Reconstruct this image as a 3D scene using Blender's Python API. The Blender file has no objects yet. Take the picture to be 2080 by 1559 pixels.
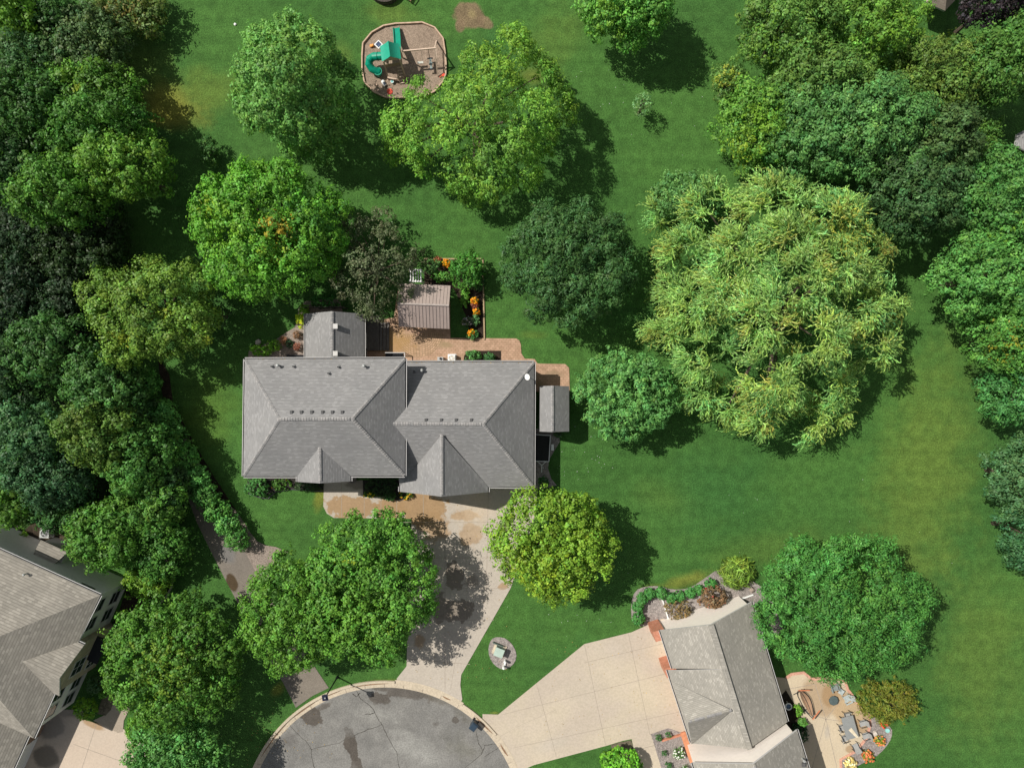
import bpy, math, random
import numpy as np
from mathutils import Vector, Matrix
random.seed(7)
C = bpy.context.scene.collection
R = math.radians
# ------------------------------------------------------------------ camera, sky, sun, exposure
CAMZ = 69.3
cam = bpy.data.cameras.new("camera"); co = bpy.data.objects.new("camera", cam); C.objects.link(co)
co.location = (0, 0, CAMZ); co.rotation_euler = (0, 0, 0)
cam.sensor_width = 36; cam.lens = 36*1386/2080; cam.clip_end = 2000
bpy.context.scene.camera = co
SUN_EL = 50.0; SUN_DX, SUN_DY = -0.891, 0.454          # direction towards the sun in plan
w = bpy.data.worlds.new("World"); bpy.context.scene.world = w; w.use_nodes = True
nt = w.node_tree; bg = nt.nodes['Background']
sky = nt.nodes.new('ShaderNodeTexSky'); sky.sky_type = 'NISHITA'; sky.sun_disc = False
sky.sun_elevation = R(SUN_EL); sky.sun_rotation = math.atan2(SUN_DX, SUN_DY)
hsv = nt.nodes.new('ShaderNodeHueSaturation'); hsv.inputs['Saturation'].default_value = .3; nt.links.new(sky.outputs[0], hsv.inputs['Color'])
nt.links.new(hsv.outputs[0], bg.inputs[0]); bg.inputs[1].default_value = 0.09
sl = bpy.data.lights.new("sun", 'SUN'); sl.energy = 5.0; sl.angle = R(0.5); sl.color = (1, .95, .87)
so = bpy.data.objects.new("sun", sl); C.objects.link(so)
sd = Vector((SUN_DX*math.cos(R(SUN_EL)), SUN_DY*math.cos(R(SUN_EL)), math.sin(R(SUN_EL))))
so.rotation_euler = sd.to_track_quat('Z', 'Y').to_euler(); so.location = sd*100
vs = bpy.context.scene.view_settings; vs.view_transform = 'Standard'; vs.look = 'None'; vs.exposure = 0.0; vs.gamma = 1

def P(px, py, z=0.0):
    k = (1 - z/CAMZ)/20.0
    return Vector(((px-1040)*k, (779.5-py)*k, z))
# ------------------------------------------------------------------ materials
MATS = {}
def nodes(name):
    m = bpy.data.materials.new(name); m.use_nodes = True
    return m, m.node_tree, m.node_tree.nodes['Principled BSDF']
def N(t, kind, **kw):
    n = t.nodes.new(kind)
    for k, v in kw.items(): setattr(n, k, v)
    return n
def noise(t, vec, scale, detail=3, rough=.55):
    n = N(t, 'ShaderNodeTexNoise'); n.inputs['Scale'].default_value = scale
    n.inputs['Detail'].default_value = detail; n.inputs['Roughness'].default_value = rough
    t.links.new(vec, n.inputs['Vector']); return n.outputs['Fac']
def ramp(t, fac, a, b, lo=0., hi=1., smooth=True):
    n = N(t, 'ShaderNodeMapRange', interpolation_type='SMOOTHSTEP' if smooth else 'LINEAR')
    t.links.new(fac, n.inputs[0]); n.inputs[1].default_value = a; n.inputs[2].default_value = b
    n.inputs[3].default_value = lo; n.inputs[4].default_value = hi; return n.outputs[0]
def mixc(t, fac, a, b, mode='MIX'):
    n = N(t, 'ShaderNodeMix', data_type='RGBA', blend_type=mode)
    for s, v in ((n.inputs[0], fac), (n.inputs[6], a), (n.inputs[7], b)):
        if hasattr(v, 'links'): t.links.new(v, s)
        elif isinstance(v, (int, float)): s.default_value = v
        else: s.default_value = (*v, 1)
    return n.outputs[2]
def math_(t, op, a, b=None):
    n = N(t, 'ShaderNodeMath', operation=op)
    for s, v in ((n.inputs[0], a), (n.inputs[1], b)):
        if v is None: continue
        if hasattr(v, 'links'): t.links.new(v, s)
        else: s.default_value = v
    return n.outputs[0]
def bump(t, b, h, strength, dist):
    n = N(t, 'ShaderNodeBump'); n.inputs['Strength'].default_value = strength; n.inputs['Distance'].default_value = dist
    t.links.new(h, n.inputs['Height']); t.links.new(n.outputs[0], b.inputs['Normal'])
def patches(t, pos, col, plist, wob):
    """worn / damp / dry / darkened areas: ellipses (px,py,rx,ry,rot,colour,opacity,edge) with ragged outlines"""
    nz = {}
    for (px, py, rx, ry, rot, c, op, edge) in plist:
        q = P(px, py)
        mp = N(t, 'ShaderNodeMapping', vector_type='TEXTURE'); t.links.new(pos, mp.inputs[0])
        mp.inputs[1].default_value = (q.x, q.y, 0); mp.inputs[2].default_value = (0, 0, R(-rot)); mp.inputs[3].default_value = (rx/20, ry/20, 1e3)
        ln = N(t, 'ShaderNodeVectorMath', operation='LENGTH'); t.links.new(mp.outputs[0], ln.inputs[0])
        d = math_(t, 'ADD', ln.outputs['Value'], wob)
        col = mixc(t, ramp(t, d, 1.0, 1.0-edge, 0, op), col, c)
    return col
def simple(name, c, rough=.8, var=.12, scale=3., bmp=0., bscale=20., metal=0., spec=.3, fine=.0, coord='Object'):
    if name in MATS: return MATS[name]
    m, t, b = nodes(name)
    tc = N(t, 'ShaderNodeTexCoord'); v = tc.outputs[coord]
    f = noise(t, v, scale, 4)
    col = mixc(t, ramp(t, f, .3, .7), [x*(1-var) for x in c], [min(1, x*(1+var)) for x in c])
    if fine: col = mixc(t, ramp(t, noise(t, v, bscale, 2), .35, .65, 0, 1), mixc(t, 1., col, (1-fine,)*3, 'MULTIPLY'), col)
    t.links.new(col, b.inputs['Base Color']); b.inputs['Roughness'].default_value = rough
    b.inputs['Metallic'].default_value = metal; b.inputs['Specular IOR Level'].default_value = spec
    if bmp: bump(t, b, noise(t, v, bscale, 3), bmp, .05)
    MATS[name] = m; return m
def shingle(name, c1, c2, line, rowh=.15, bw=.30, lightamt=.6):
    m, t, b = nodes(name)
    tc = N(t, 'ShaderNodeTexCoord'); uv = tc.outputs['UV']
    sx = N(t, 'ShaderNodeSeparateXYZ'); t.links.new(uv, sx.inputs[0])
    wob = math_(t, 'MULTIPLY', math_(t, 'SUBTRACT', noise(t, uv, .9, 2), .5), .05)
    v_ = math_(t, 'DIVIDE', math_(t, 'ADD', sx.outputs[1], wob), rowh); row = math_(t, 'FLOOR', v_); fr = math_(t, 'FRACT', v_)
    jit = N(t, 'ShaderNodeTexWhiteNoise', noise_dimensions='1D'); t.links.new(row, jit.inputs['W'])
    u_ = math_(t, 'ADD', math_(t, 'DIVIDE', sx.outputs[0], bw), math_(t, 'MULTIPLY', jit.outputs['Value'], 7.3)); cell = math_(t, 'FLOOR', u_)
    cx = N(t, 'ShaderNodeCombineXYZ'); t.links.new(cell, cx.inputs[0]); t.links.new(row, cx.inputs[1])
    wn = N(t, 'ShaderNodeTexWhiteNoise', noise_dimensions='2D'); t.links.new(cx.outputs[0], wn.inputs['Vector'])
    col = mixc(t, wn.outputs['Value'], c1, c2)
    col = mixc(t, ramp(t, wn.outputs['Value'], .8, .92, 0, lightamt*.8), col, [min(1, x*1.28) for x in c2])
    col = mixc(t, ramp(t, noise(t, uv, 8, 3, .6), .52, .66, 0, lightamt*.4), col, [min(1, x*1.25) for x in c2])
    col = mixc(t, ramp(t, fr, .0, .4, .85, 0), col, line)
    n2 = noise(t, uv, .35, 4)
    col = mixc(t, ramp(t, n2, .3, .7), mixc(t, 1., col, (.88, .885, .89), 'MULTIPLY'), col)
    t.links.new(col, b.inputs['Base Color']); b.inputs['Roughness'].default_value = .93; b.inputs['Specular IOR Level'].default_value = .15
    h = math_(t, 'ADD', math_(t, 'MULTIPLY', fr, .6), math_(t, 'ADD', math_(t, 'MULTIPLY', wn.outputs['Value'], .5), math_(t, 'MULTIPLY', noise(t, uv, 22, 2), .6)))
    bump(t, b, h, .5, .02)
    MATS[name] = m; return m
def brickm(name, c1, c2, mortar, bw, rh, ms=.012, coord='UV', extra=None):
    m, t, b = nodes(name)
    tc = N(t, 'ShaderNodeTexCoord'); uv = tc.outputs[coord]
    br = N(t, 'ShaderNodeTexBrick'); t.links.new(uv, br.inputs[0])
    br.inputs['Scale'].default_value = 1; br.inputs['Brick Width'].default_value = bw; br.inputs['Row Height'].default_value = rh
    br.inputs['Mortar Size'].default_value = ms; br.inputs['Mortar Smooth'].default_value = .4
    br.inputs['Color1'].default_value = (*c1, 1); br.inputs['Color2'].default_value = (*c2, 1); br.inputs['Mortar'].default_value = (*mortar, 1)
    n1 = noise(t, uv, 2.2, 4)
    col = mixc(t, ramp(t, n1, .3, .7), mixc(t, 1., br.outputs['Color'], (.78, .76, .72), 'MULTIPLY'), br.outputs['Color'])
    if extra:
        geo = N(t, 'ShaderNodeNewGeometry'); wob = math_(t, 'MULTIPLY', math_(t, 'SUBTRACT', noise(t, geo.outputs['Position'], 1.5, 4), .5), 1.2)
        col = patches(t, geo.outputs['Position'], col, extra, wob)
    t.links.new(col, b.inputs['Base Color']); b.inputs['Roughness'].default_value = .85
    bump(t, b, br.outputs['Fac'], -.4, .02)
    MATS[name] = m; return m
def ground_mat(name, base, base2, plist, rough=.9, n_big=.15, n_mid=1.2, n_fine=9, fine=.2, bmp=.3, wobs=.9, wobscale=.5, stripes=0., specks=0.):
    m, t, b = nodes(name)
    geo = N(t, 'ShaderNodeNewGeometry'); pos = geo.outputs['Position']
    col = mixc(t, ramp(t, noise(t, pos, n_big, 4), .35, .65), base, base2)
    wob = math_(t, 'MULTIPLY', math_(t, 'SUBTRACT', noise(t, pos, wobscale, 6, .62), .5), wobs)
    col = patches(t, pos, col, plist, wob)
    col = mixc(t, ramp(t, noise(t, pos, n_mid, 5, .65), .3, .7, 0, 1), mixc(t, 1., col, (1-fine,)*3, 'MULTIPLY'), col)
    f2 = noise(t, pos, n_fine, 3, .7)
    col = mixc(t, ramp(t, f2, .35, .65, 0, 1), mixc(t, 1., col, (1-fine*1.3,)*3, 'MULTIPLY'), col)
    if stripes:
        wv = N(t, 'ShaderNodeTexWave', bands_direction='Y'); t.links.new(pos, wv.inputs[0]); wv.inputs['Scale'].default_value = .16
        wv.inputs['Distortion'].default_value = 3.0; wv.inputs['Detail'].default_value = 2; wv.inputs['Detail Scale'].default_value = .25
        col = mixc(t, math_(t, 'MULTIPLY', wv.outputs['Fac'], stripes*.4), col, mixc(t, 1., col, (.75, .82, .8), 'MULTIPLY'))
        mp = N(t, 'ShaderNodeMapping'); mp.inputs[2].default_value = (0, 0, R(38)); mp.inputs[3].default_value = (.10, 1.1, 1); t.links.new(pos, mp.inputs[0])
        col = mixc(t, ramp(t, noise(t, mp.outputs[0], 1.1, 3), .4, .7, 0, stripes), col, mixc(t, 1., col, (.86, .88, .86), 'MULTIPLY'))
    t.links.new(col, b.inputs['Base Color']); b.inputs['Roughness'].default_value = rough; b.inputs['Specular IOR Level'].default_value = .15
    bump(t, b, f2, bmp, .08)
    MATS[name] = m; return m

ml, t, b = nodes('leaf')                                   # one leaf material: the colour of each leaf is stored on its face
at = N(t, 'ShaderNodeAttribute', attribute_name='leafcol'); t.links.new(at.outputs[0], b.inputs['Base Color'])
b.inputs['Roughness'].default_value = .5; b.inputs['Specular IOR Level'].default_value = .25
tr = N(t, 'ShaderNodeBsdfTranslucent'); t.links.new(mixc(t, 1., at.outputs[0], (1.3, 1.35, .6), 'MULTIPLY'), tr.inputs[0])
ms = N(t, 'ShaderNodeMixShader'); ms.inputs[0].default_value = .22
t.links.new(b.outputs[0], ms.inputs[1]); t.links.new(tr.outputs[0], ms.inputs[2])
t.links.new(ms.outputs[0], t.nodes['Material Output'].inputs[0]); MATS['leaf'] = ml

GREY = shingle('grey_shingles', (.250, .246, .242), (.295, .291, .287), (.125, .125, .127), lightamt=.42)
TAN = shingle('tan_shingles', (.27, .25, .215), (.35, .325, .28), (.17, .157, .135), .24, .36, .35)
TAUPE = shingle('taupe_shingles', (.30, .285, .25), (.36, .34, .30), (.22, .205, .18), .15, .3, .75)
TRIM = simple('white_trim', (.52, .51, .50), .5, .04)
DARKTRIM = simple('dark_trough', (.03, .03, .03), .7)
SIDING = simple('cream_siding', (.84, .77, .70), .7, .03)
TANSIDE = simple('grey_siding', (.36, .34, .31), .8, .05)
STONE = brickm('tan_stone', (.48, .38, .28), (.36, .30, .23), (.4, .36, .31), .35, .14)
BRICK = brickm('red_brick', (.62, .22, .12), (.5, .16, .08), (.5, .35, .27), .2, .075, .01)
GLASS = simple('window_glass', (.02, .025, .03), .08, .1, spec=.6)
WOOD = simple('cedar_wood', (.36, .24, .14), .8, .25, 2, .2, 30)
PALEWOOD = simple('pale_wood', (.50, .36, .26), .8, .15, 3)
GREYWOOD = simple('weathered_deck', (.13, .12, .11), .8, .2, 4)
BLACK = simple('black_metal', (.015, .016, .02), .4, .1)
METAL = simple('grey_metal', (.42, .43, .42), .45, .06, metal=.3)
WHITE = simple('white_paint', (.78, .78, .76), .5, .03)
BARK = simple('bark', (.09, .07, .05), .9, .3, 6, .4, 30)
MULCH = ground_mat('dark_mulch', (.07, .05, .035), (.045, .035, .025), [], n_mid=3, n_fine=14, fine=.4, bmp=.8)

# ------------------------------------------------------------------ mesh helpers
class MB:
    def __init__(s): s.v = []; s.f = []; s.m = []
    def face(s, pts, m=0):
        i = len(s.v); s.v += [Vector(p) for p in pts]; s.f.append(list(range(i, i+len(pts)))); s.m.append(m); return s
    def hexa(s, a, b, m=0):                                  # a: 4 bottom, b: 4 top (ccw from above)
        s.face([a[3], a[2], a[1], a[0]], m); s.face(b, m)
        for i in range(4): j = (i+1) % 4; s.face([a[i], a[j], b[j], b[i]], m)
        return s
    def box(s, c, sz, m=0, rot=0.):
        c = Vector(c); x, y, z = [q/2 for q in sz]; cr, sr = math.cos(rot), math.sin(rot)
        def q(u, v, h): return c + Vector((u*cr-v*sr, u*sr+v*cr, h))
        return s.hexa([q(-x,-y,-z), q(x,-y,-z), q(x,y,-z), q(-x,y,-z)], [q(-x,-y,z), q(x,-y,z), q(x,y,z), q(-x,y,z)], m)
    def beam(s, p, q, w, h, m=0, up=(0,0,1)):
        p, q = Vector(p), Vector(q); d = (q-p).normalized(); up = Vector(up)
        if abs(d.dot(up)) > .98: up = Vector((0, 1, 0))
        sd_ = d.cross(up).normalized()*(w/2); u = sd_.cross(d).normalized()*(h/2)
        A = [p-sd_-u, p+sd_-u, q+sd_-u, q-sd_-u]; B = [p-sd_+u, p+sd_+u, q+sd_+u, q-sd_+u]
        return s.hexa(A, B, m)
    def prism(s, poly, z0, z1, m=0, ms=None, bottom=True):
        poly = [Vector((p[0], p[1], 0)) for p in poly]
        if sum(poly[i].x*poly[(i+1)%len(poly)].y-poly[(i+1)%len(poly)].x*poly[i].y for i in range(len(poly))) < 0: poly = poly[::-1]
        T_ = [p+Vector((0,0,z1)) for p in poly]; B = [p+Vector((0,0,z0)) for p in poly]
        s.face(T_, m)
        if bottom: s.face(B[::-1], m)
        for i in range(len(poly)):
            j = (i+1) % len(poly); s.face([B[i], B[j], T_[j], T_[i]], m if ms is None else ms)
        return s
    def cyl(s, p, q, r1, r2=None, n=10, m=0, caps=True):
        p, q = Vector(p), Vector(q); r2 = r1 if r2 is None else r2; d = (q-p).normalized()
        a = d.orthogonal().normalized(); b_ = d.cross(a)
        A = [p+(a*math.cos(k*2*math.pi/n)+b_*math.sin(k*2*math.pi/n))*r1 for k in range(n)]
        B = [q+(a*math.cos(k*2*math.pi/n)+b_*math.sin(k*2*math.pi/n))*r2 for k in range(n)]
        for k in range(n): j = (k+1) % n; s.face([A[k], A[j], B[j], B[k]], m)
        if caps: s.face(A[::-1], m); s.face(B, m)
        return s
    def ring(s, c, ro, ri, z0, z1, n=24, m=0):
        c = Vector(c)
        for k in range(n):
            a0, a1 = k*2*math.pi/n, (k+1)*2*math.pi/n
            def q(a, r, z): return c+Vector((math.cos(a)*r, math.sin(a)*r, z))
            s.face([q(a0,ri,z1), q(a0,ro,z1), q(a1,ro,z1), q(a1,ri,z1)], m)
            s.face([q(a0,ro,z0), q(a1,ro,z0), q(a1,ro,z1), q(a0,ro,z1)], m); s.face([q(a1,ri,z0), q(a0,ri,z0), q(a0,ri,z1), q(a1,ri,z1)], m)
        return s
    def tube(s, pts, rad, n=10, m=0, caps=True):
        pts = [Vector(p) for p in pts]; rr = rad if isinstance(rad, (list, tuple)) else [rad]*len(pts); rings = []
        for i, p in enumerate(pts):
            d = (pts[min(i+1, len(pts)-1)]-pts[max(i-1, 0)]).normalized()
            up = Vector((0, 0, 1)) if abs(d.z) < .9 else Vector((0, 1, 0)); a = d.cross(up).normalized(); b_ = a.cross(d)
            rings.append([p+(a*math.cos(k*2*math.pi/n)+b_*math.sin(k*2*math.pi/n))*rr[i] for k in range(n)])
        for A, B in zip(rings, rings[1:]):
            for k in range(n): j = (k+1) % n; s.face([A[j], A[k], B[k], B[j]], m)
        if caps: s.face(rings[0], m); s.face(rings[-1][::-1], m)
        return s
    def ball(s, c, r, n=8, m=0, sq=1.):
        c = Vector(c); g = []
        for i in range(n+1):
            th = math.pi*i/n; g.append([c+Vector((math.sin(th)*math.cos(2*math.pi*k/(2*n))*r, math.sin(th)*math.sin(2*math.pi*k/(2*n))*r, math.cos(th)*r*sq)) for k in range(2*n)])
        for i in range(n):
            for k in range(2*n):
                j = (k+1) % (2*n); ps = [g[i][k], g[i+1][k], g[i+1][j], g[i][j]]
                if i == 0: ps = ps[:3]
                elif i == n-1: ps = [ps[0], ps[1], ps[3]]
                s.face(ps, m)
        return s
    def build(s, name, mats, parent=None, smooth=False):
        off = Vector((0, 0, 0)); q = parent
        while q is not None: off += q.location; q = q.parent
        me = bpy.data.meshes.new(name)
        me.from_pydata([tuple(p-off) for p in s.v], [], s.f)
        for mm in (mats if isinstance(mats, (list, tuple)) else [mats]): me.materials.append(mm)
        uvl = me.uv_layers.new(name='UVMap'); uv = []
        for poly, idx in zip(me.polygons, s.f):
            n = poly.normal
            if abs(n.z) > .999 or n.length < .5: u, v_ = Vector((1, 0, 0)), Vector((0, 1, 0))
            else: u = Vector((0, 0, 1)).cross(n).normalized(); v_ = n.cross(u)
            for i in idx: uv += [s.v[i].dot(u), s.v[i].dot(v_)]
        uvl.data.foreach_set('uv', uv)
        me.polygons.foreach_set('material_index', s.m)
        if smooth: me.polygons.foreach_set('use_smooth', [True]*len(s.f))
        me.update()
        o = bpy.data.objects.new(name, me); C.objects.link(o); o.parent = parent
        return o
def tag(o, label, cat, group=None):
    o['label'] = label; o['category'] = cat
    if group: o['group'] = group
    return o
def thing(name, label, cat, loc=(0, 0, 0), group=None):
    o = bpy.data.objects.new(name, None); C.objects.link(o); o.location = loc; o.empty_display_size = .3
    return tag(o, label, cat, group)
def struct(o): o['kind'] = 'structure'; return o
def dup(o, parent=None):
    c = o.copy(); C.objects.link(c)
    if parent is not None: c.parent = parent
    for ch in list(o.children): dup(ch, c)
    return c
def clone(root, loc, rotz=0., label=None):
    c = dup(root); c.location = loc; c.rotation_euler = (0, 0, rotz)
    if label: c['label'] = label
    return c
def smoothpoly(pts, it=2):
    for _ in range(it):
        o = []
        for i in range(len(pts)):
            a, b_ = pts[i], pts[(i+1) % len(pts)]
            o += [(a[0]*.75+b_[0]*.25, a[1]*.75+b_[1]*.25), (a[0]*.25+b_[0]*.75, a[1]*.25+b_[1]*.75)]
        pts = o
    return pts
def sheet(name, pts, z, m, sm=0, z0=None, lines=(), lm=None, lw=.05):
    """flat ground sheet from image points; lines = joints/cracks laid 4 mm above it in the same mesh"""
    if sm: pts = smoothpoly(pts, sm)
    mb = MB(); pl = [P(x, y) for x, y in pts]
    mb.prism(pl, z0 if z0 is not None else z-.05, z, 0)
    for ln in lines:
        ww = lw
        if isinstance(ln[0], (int, float)): ww = ln[0]; ln = ln[1:]
        for a, b_ in zip(ln, ln[1:]):
            a, b_ = P(*a), P(*b_); d = (b_-a).normalized(); s_ = Vector((-d.y, d.x, 0))*ww/2; zz = Vector((0, 0, z+.004))
            mb.face([a-s_+zz, b_-s_+zz, b_+s_+zz, a+s_+zz], 1)
    return struct(mb.build(name, [m, lm or m]))
def strip(name, pts, wd, z0, z1, m, closed=False, sm=0):
    mb = MB(); q = [P(*p) for p in pts]; n = len(q); L_ = []; R_ = []
    for i in range(n):
        d = ((q[(i+1) % n] if closed or i < n-1 else q[i])-(q[i-1] if closed or i > 0 else q[i])).normalized(); s_ = Vector((-d.y, d.x, 0))*wd/2
        L_.append(q[i]+s_); R_.append(q[i]-s_)
    up0, up1 = Vector((0,0,z0)), Vector((0,0,z1))
    for i in range(n if closed else n-1):
        j = (i+1) % n
        mb.hexa([R_[i]+up0, R_[j]+up0, L_[j]+up0, L_[i]+up0], [R_[i]+up1, R_[j]+up1, L_[j]+up1, L_[i]+up1])
    return mb
# ------------------------------------------------------------------ foliage
rng = np.random.default_rng(11); LG = 1.52
def unit(a): return a/np.maximum(np.linalg.norm(a, axis=1, keepdims=True), 1e-6)
def leaf_obj(name, Cc, D, Nn, L_, W_, col, parent):
    off = np.zeros(3); q = parent
    while q is not None: off += np.array(q.location); q = q.parent
    n = len(Cc); D = unit(D); S = unit(np.cross(D, Nn)); Nn = np.cross(S, D)
    L_ = np.asarray(L_).reshape(-1, 1)*np.ones((n, 1)); W_ = np.asarray(W_).reshape(-1, 1)*np.ones((n, 1))
    v = np.empty((n, 4, 3)); v[:, 0] = Cc-D*L_/2; v[:, 1] = Cc+S*W_/2+Nn*W_*.22+D*L_*.06; v[:, 2] = Cc+D*L_/2; v[:, 3] = Cc-S*W_/2+Nn*W_*.22+D*L_*.06
    v = (v-off).reshape(-1, 3)
    me = bpy.data.meshes.new(name); me.vertices.add(4*n); me.vertices.foreach_set('co', v.astype(np.float32).ravel())
    me.loops.add(4*n); me.loops.foreach_set('vertex_index', np.arange(4*n, dtype=np.int32))
    me.polygons.add(n); me.polygons.foreach_set('loop_start', np.arange(0, 4*n, 4, dtype=np.int32)); me.polygons.foreach_set('loop_total', np.full(n, 4, dtype=np.int32))
    a = me.attributes.new('leafcol', 'FLOAT_COLOR', 'FACE'); cc = np.ones((n, 4), np.float32); cc[:, :3] = np.clip(col*LG*np.where((col[:, 1] > col[:, 0]*1.15)[:, None], np.array([1.0, 1.12, .9]), 1.), 0, .9); a.data.foreach_set('color', cc.ravel())
    me.materials.append(MATS['leaf']); me.update(calc_edges=True)
    o = bpy.data.objects.new(name, me); C.objects.link(o); o.parent = parent; return o
def auto_lobes(c, r, n, rl, zlow=-.25, jit=.25, lo=.66):
    """c centre, r semi-axes, lobes spread over the crown dome"""
    i = np.arange(n)+.5; z = 1-(1-zlow)*i/n; ph = i*2.39996+rng.uniform(0, 6.28); s_ = np.sqrt(np.maximum(0, 1-z*z))
    d = np.stack([s_*np.cos(ph), s_*np.sin(ph), z], 1)+rng.normal(0, jit*.5, (n, 3)); d = unit(d)
    rad = rl*rng.uniform(.75, 1.25, n); Rm = np.array(r)
    cen = np.array(c)+d*np.maximum(Rm-rad[:, None]*1.05, Rm*.3)*rng.uniform(lo, 1.07, (n, 1))
    ni = 5 if lo < .7 else 10; di = unit(rng.normal(0, 1, (ni, 3))); di[:, 2] = np.abs(di[:, 2])*.3
    cen = np.concatenate([cen, np.array(c)+di*Rm*.34]); rad = np.concatenate([rad, np.full(ni, min(Rm)*.42)]); d = np.concatenate([d, unit(di+np.array([0, 0, .6]))])
    return cen, rad, d
def clumps_on(cen, rad, d, dens, c0):
    P_, O_, I_ = [], [], []
    for k in range(len(cen)):
        m = max(6, int(dens*4*math.pi*rad[k]**2*.75))
        u = unit(rng.normal(0, 1, (m, 3))+d[k]*.75+np.array([0, 0, .25]))
        p = cen[k]+u*rad[k]*rng.uniform(.78, 1.06, (m, 1))
        ok = np.ones(m, bool)
        for j in range(len(cen)):
            if j != k: ok &= np.linalg.norm(p-cen[j], axis=1) > rad[j]*.72
        P_.append(p[ok]); O_.append(u[ok]); I_.append(np.full(ok.sum(), k))
    return np.concatenate(P_), np.concatenate(O_), np.concatenate(I_)
def leaves_round(cp, co_, ci, nl, rc, ls, lw, col, var=.16, elong=1.5, tone=None, droop=0., hue=.10):
    """nl leaves per clump of radius rc; returns arrays"""
    m = len(cp); idx = np.repeat(np.arange(m), nl); n = len(idx); o = co_[idx]
    g = unit(rng.normal(0, 1, (n, 3))+o*.5); rr_ = rng.uniform(.35, 1.0, (n, 1)); rcs = (rc*rng.uniform(.65, 1.35, m))[idx][:, None]
    par = (g*o).sum(1, keepdims=True)
    Cc = cp[idx]+(g+o*par*(elong-1))*rcs*rr_
    if droop: Cc[:, 2] -= droop*np.linalg.norm(g[:, :2], axis=1)*rcs[:, 0]
    Nn = g*.8+o*.35+np.array([0, 0, .35])+rng.normal(0, .28, (n, 3)); D = o*.5+rng.normal(0, .7, (n, 3))+np.array([0, 0, -droop*.5])
    D = unit(D-unit(Nn)*(D*unit(Nn)).sum(1, keepdims=True))
    L_ = ls*rng.uniform(.7, 1.35, n); W_ = L_*lw
    base = np.array(col)[None]
    lob = rng.normal(0, var*.6, ci.max()+1)[ci][idx][:, None]; cl = rng.normal(0, var, m)[idx][:, None]; lf = rng.normal(0, var, n)[:, None]
    c = base*np.exp(lob+cl+lf)
    hs = rng.normal(0, hue*.6, m)[idx]+rng.normal(0, hue*.4, n); c[:, 0] *= np.exp(hs*1.4); c[:, 2] *= np.exp(-hs*.8)
    return Cc, D, Nn, L_, W_, c
def strands(cp, co_, ns, length, seg, ls, lw, col, var=.18, spread=.8):
    """weeping twigs: ns arcs from each clump point, leaves set along them"""
    m = len(cp); idx = np.repeat(np.arange(m), ns); n = len(idx); o = co_[idx]
    d0 = unit(o*np.array([1, 1, .45])+rng.normal(0, spread*.5, (n, 3))+np.array([0, 0, .12])); Ls = length*rng.uniform(.5, 1.3, n)[:, None]
    tt = (np.arange(seg)+.5)/seg; outs = []; curl = rng.normal(0, 1, (n, 3))*np.array([1, 1, .3])
    cl = rng.normal(0, var, m)[idx][:, None]+rng.normal(0, .22, (n, 1)); hs = rng.normal(0, .10, m)[idx]+rng.normal(0, .08, n)
    for k, t_ in enumerate(tt):
        g = np.zeros((n, 3)); g[:, 2] = -Ls[:, 0]*.5*t_*t_
        wig = curl*np.sin(t_*3.3)*.28+rng.normal(0, .02, (n, 3))
        p = cp[idx]+d0*Ls*t_*(1-.2*t_)+g+wig
        tan = d0*(1-.3*t_)+curl*.28*np.cos(t_*3.3)+np.array([0, 0, -.8*t_]); side = unit(np.cross(tan, [0, 0, 1])+1e-4)
        sgn = 1 if k % 2 else -1
        D = unit(tan)+side*sgn*rng.uniform(.05, .3, (n, 1)); Nn = np.array([0, 0, 1])+rng.normal(0, .5, (n, 3))
        c = np.array(col)[None]*np.exp(cl+rng.normal(0, var, (n, 1))); c[:, 0] *= np.exp(hs*1.3); c[:, 2] *= np.exp(-hs)
        L_ = ls*rng.uniform(.8, 1.2, n)*(1.15-.4*t_); outs.append((p, D, Nn, L_, L_*lw, c))
    return [np.concatenate([q[i] for q in outs]) for i in range(6)]
def wood(base, targets, rt, parent, n=7):
    mb = MB(); b0 = Vector(base); top = Vector(np.mean(targets, 0)); fork = b0+(top-b0)*.45; fork.z = max(.6, (top.z)*.35)
    mb.tube([b0, b0+(fork-b0)*.5+Vector((.06, .04, 0)), fork], [rt*1.25, rt, rt*.85], n, caps=True)
    for q in targets:
        q = Vector(q); mid = fork+(q-fork)*.5+Vector((random.uniform(-.3, .3), random.uniform(-.3, .3), .3))
        mb.tube([fork, mid, q], [rt*.55, rt*.33, rt*.1], 5)
    return mb.build('trunk', BARK, parent, True)
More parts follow.
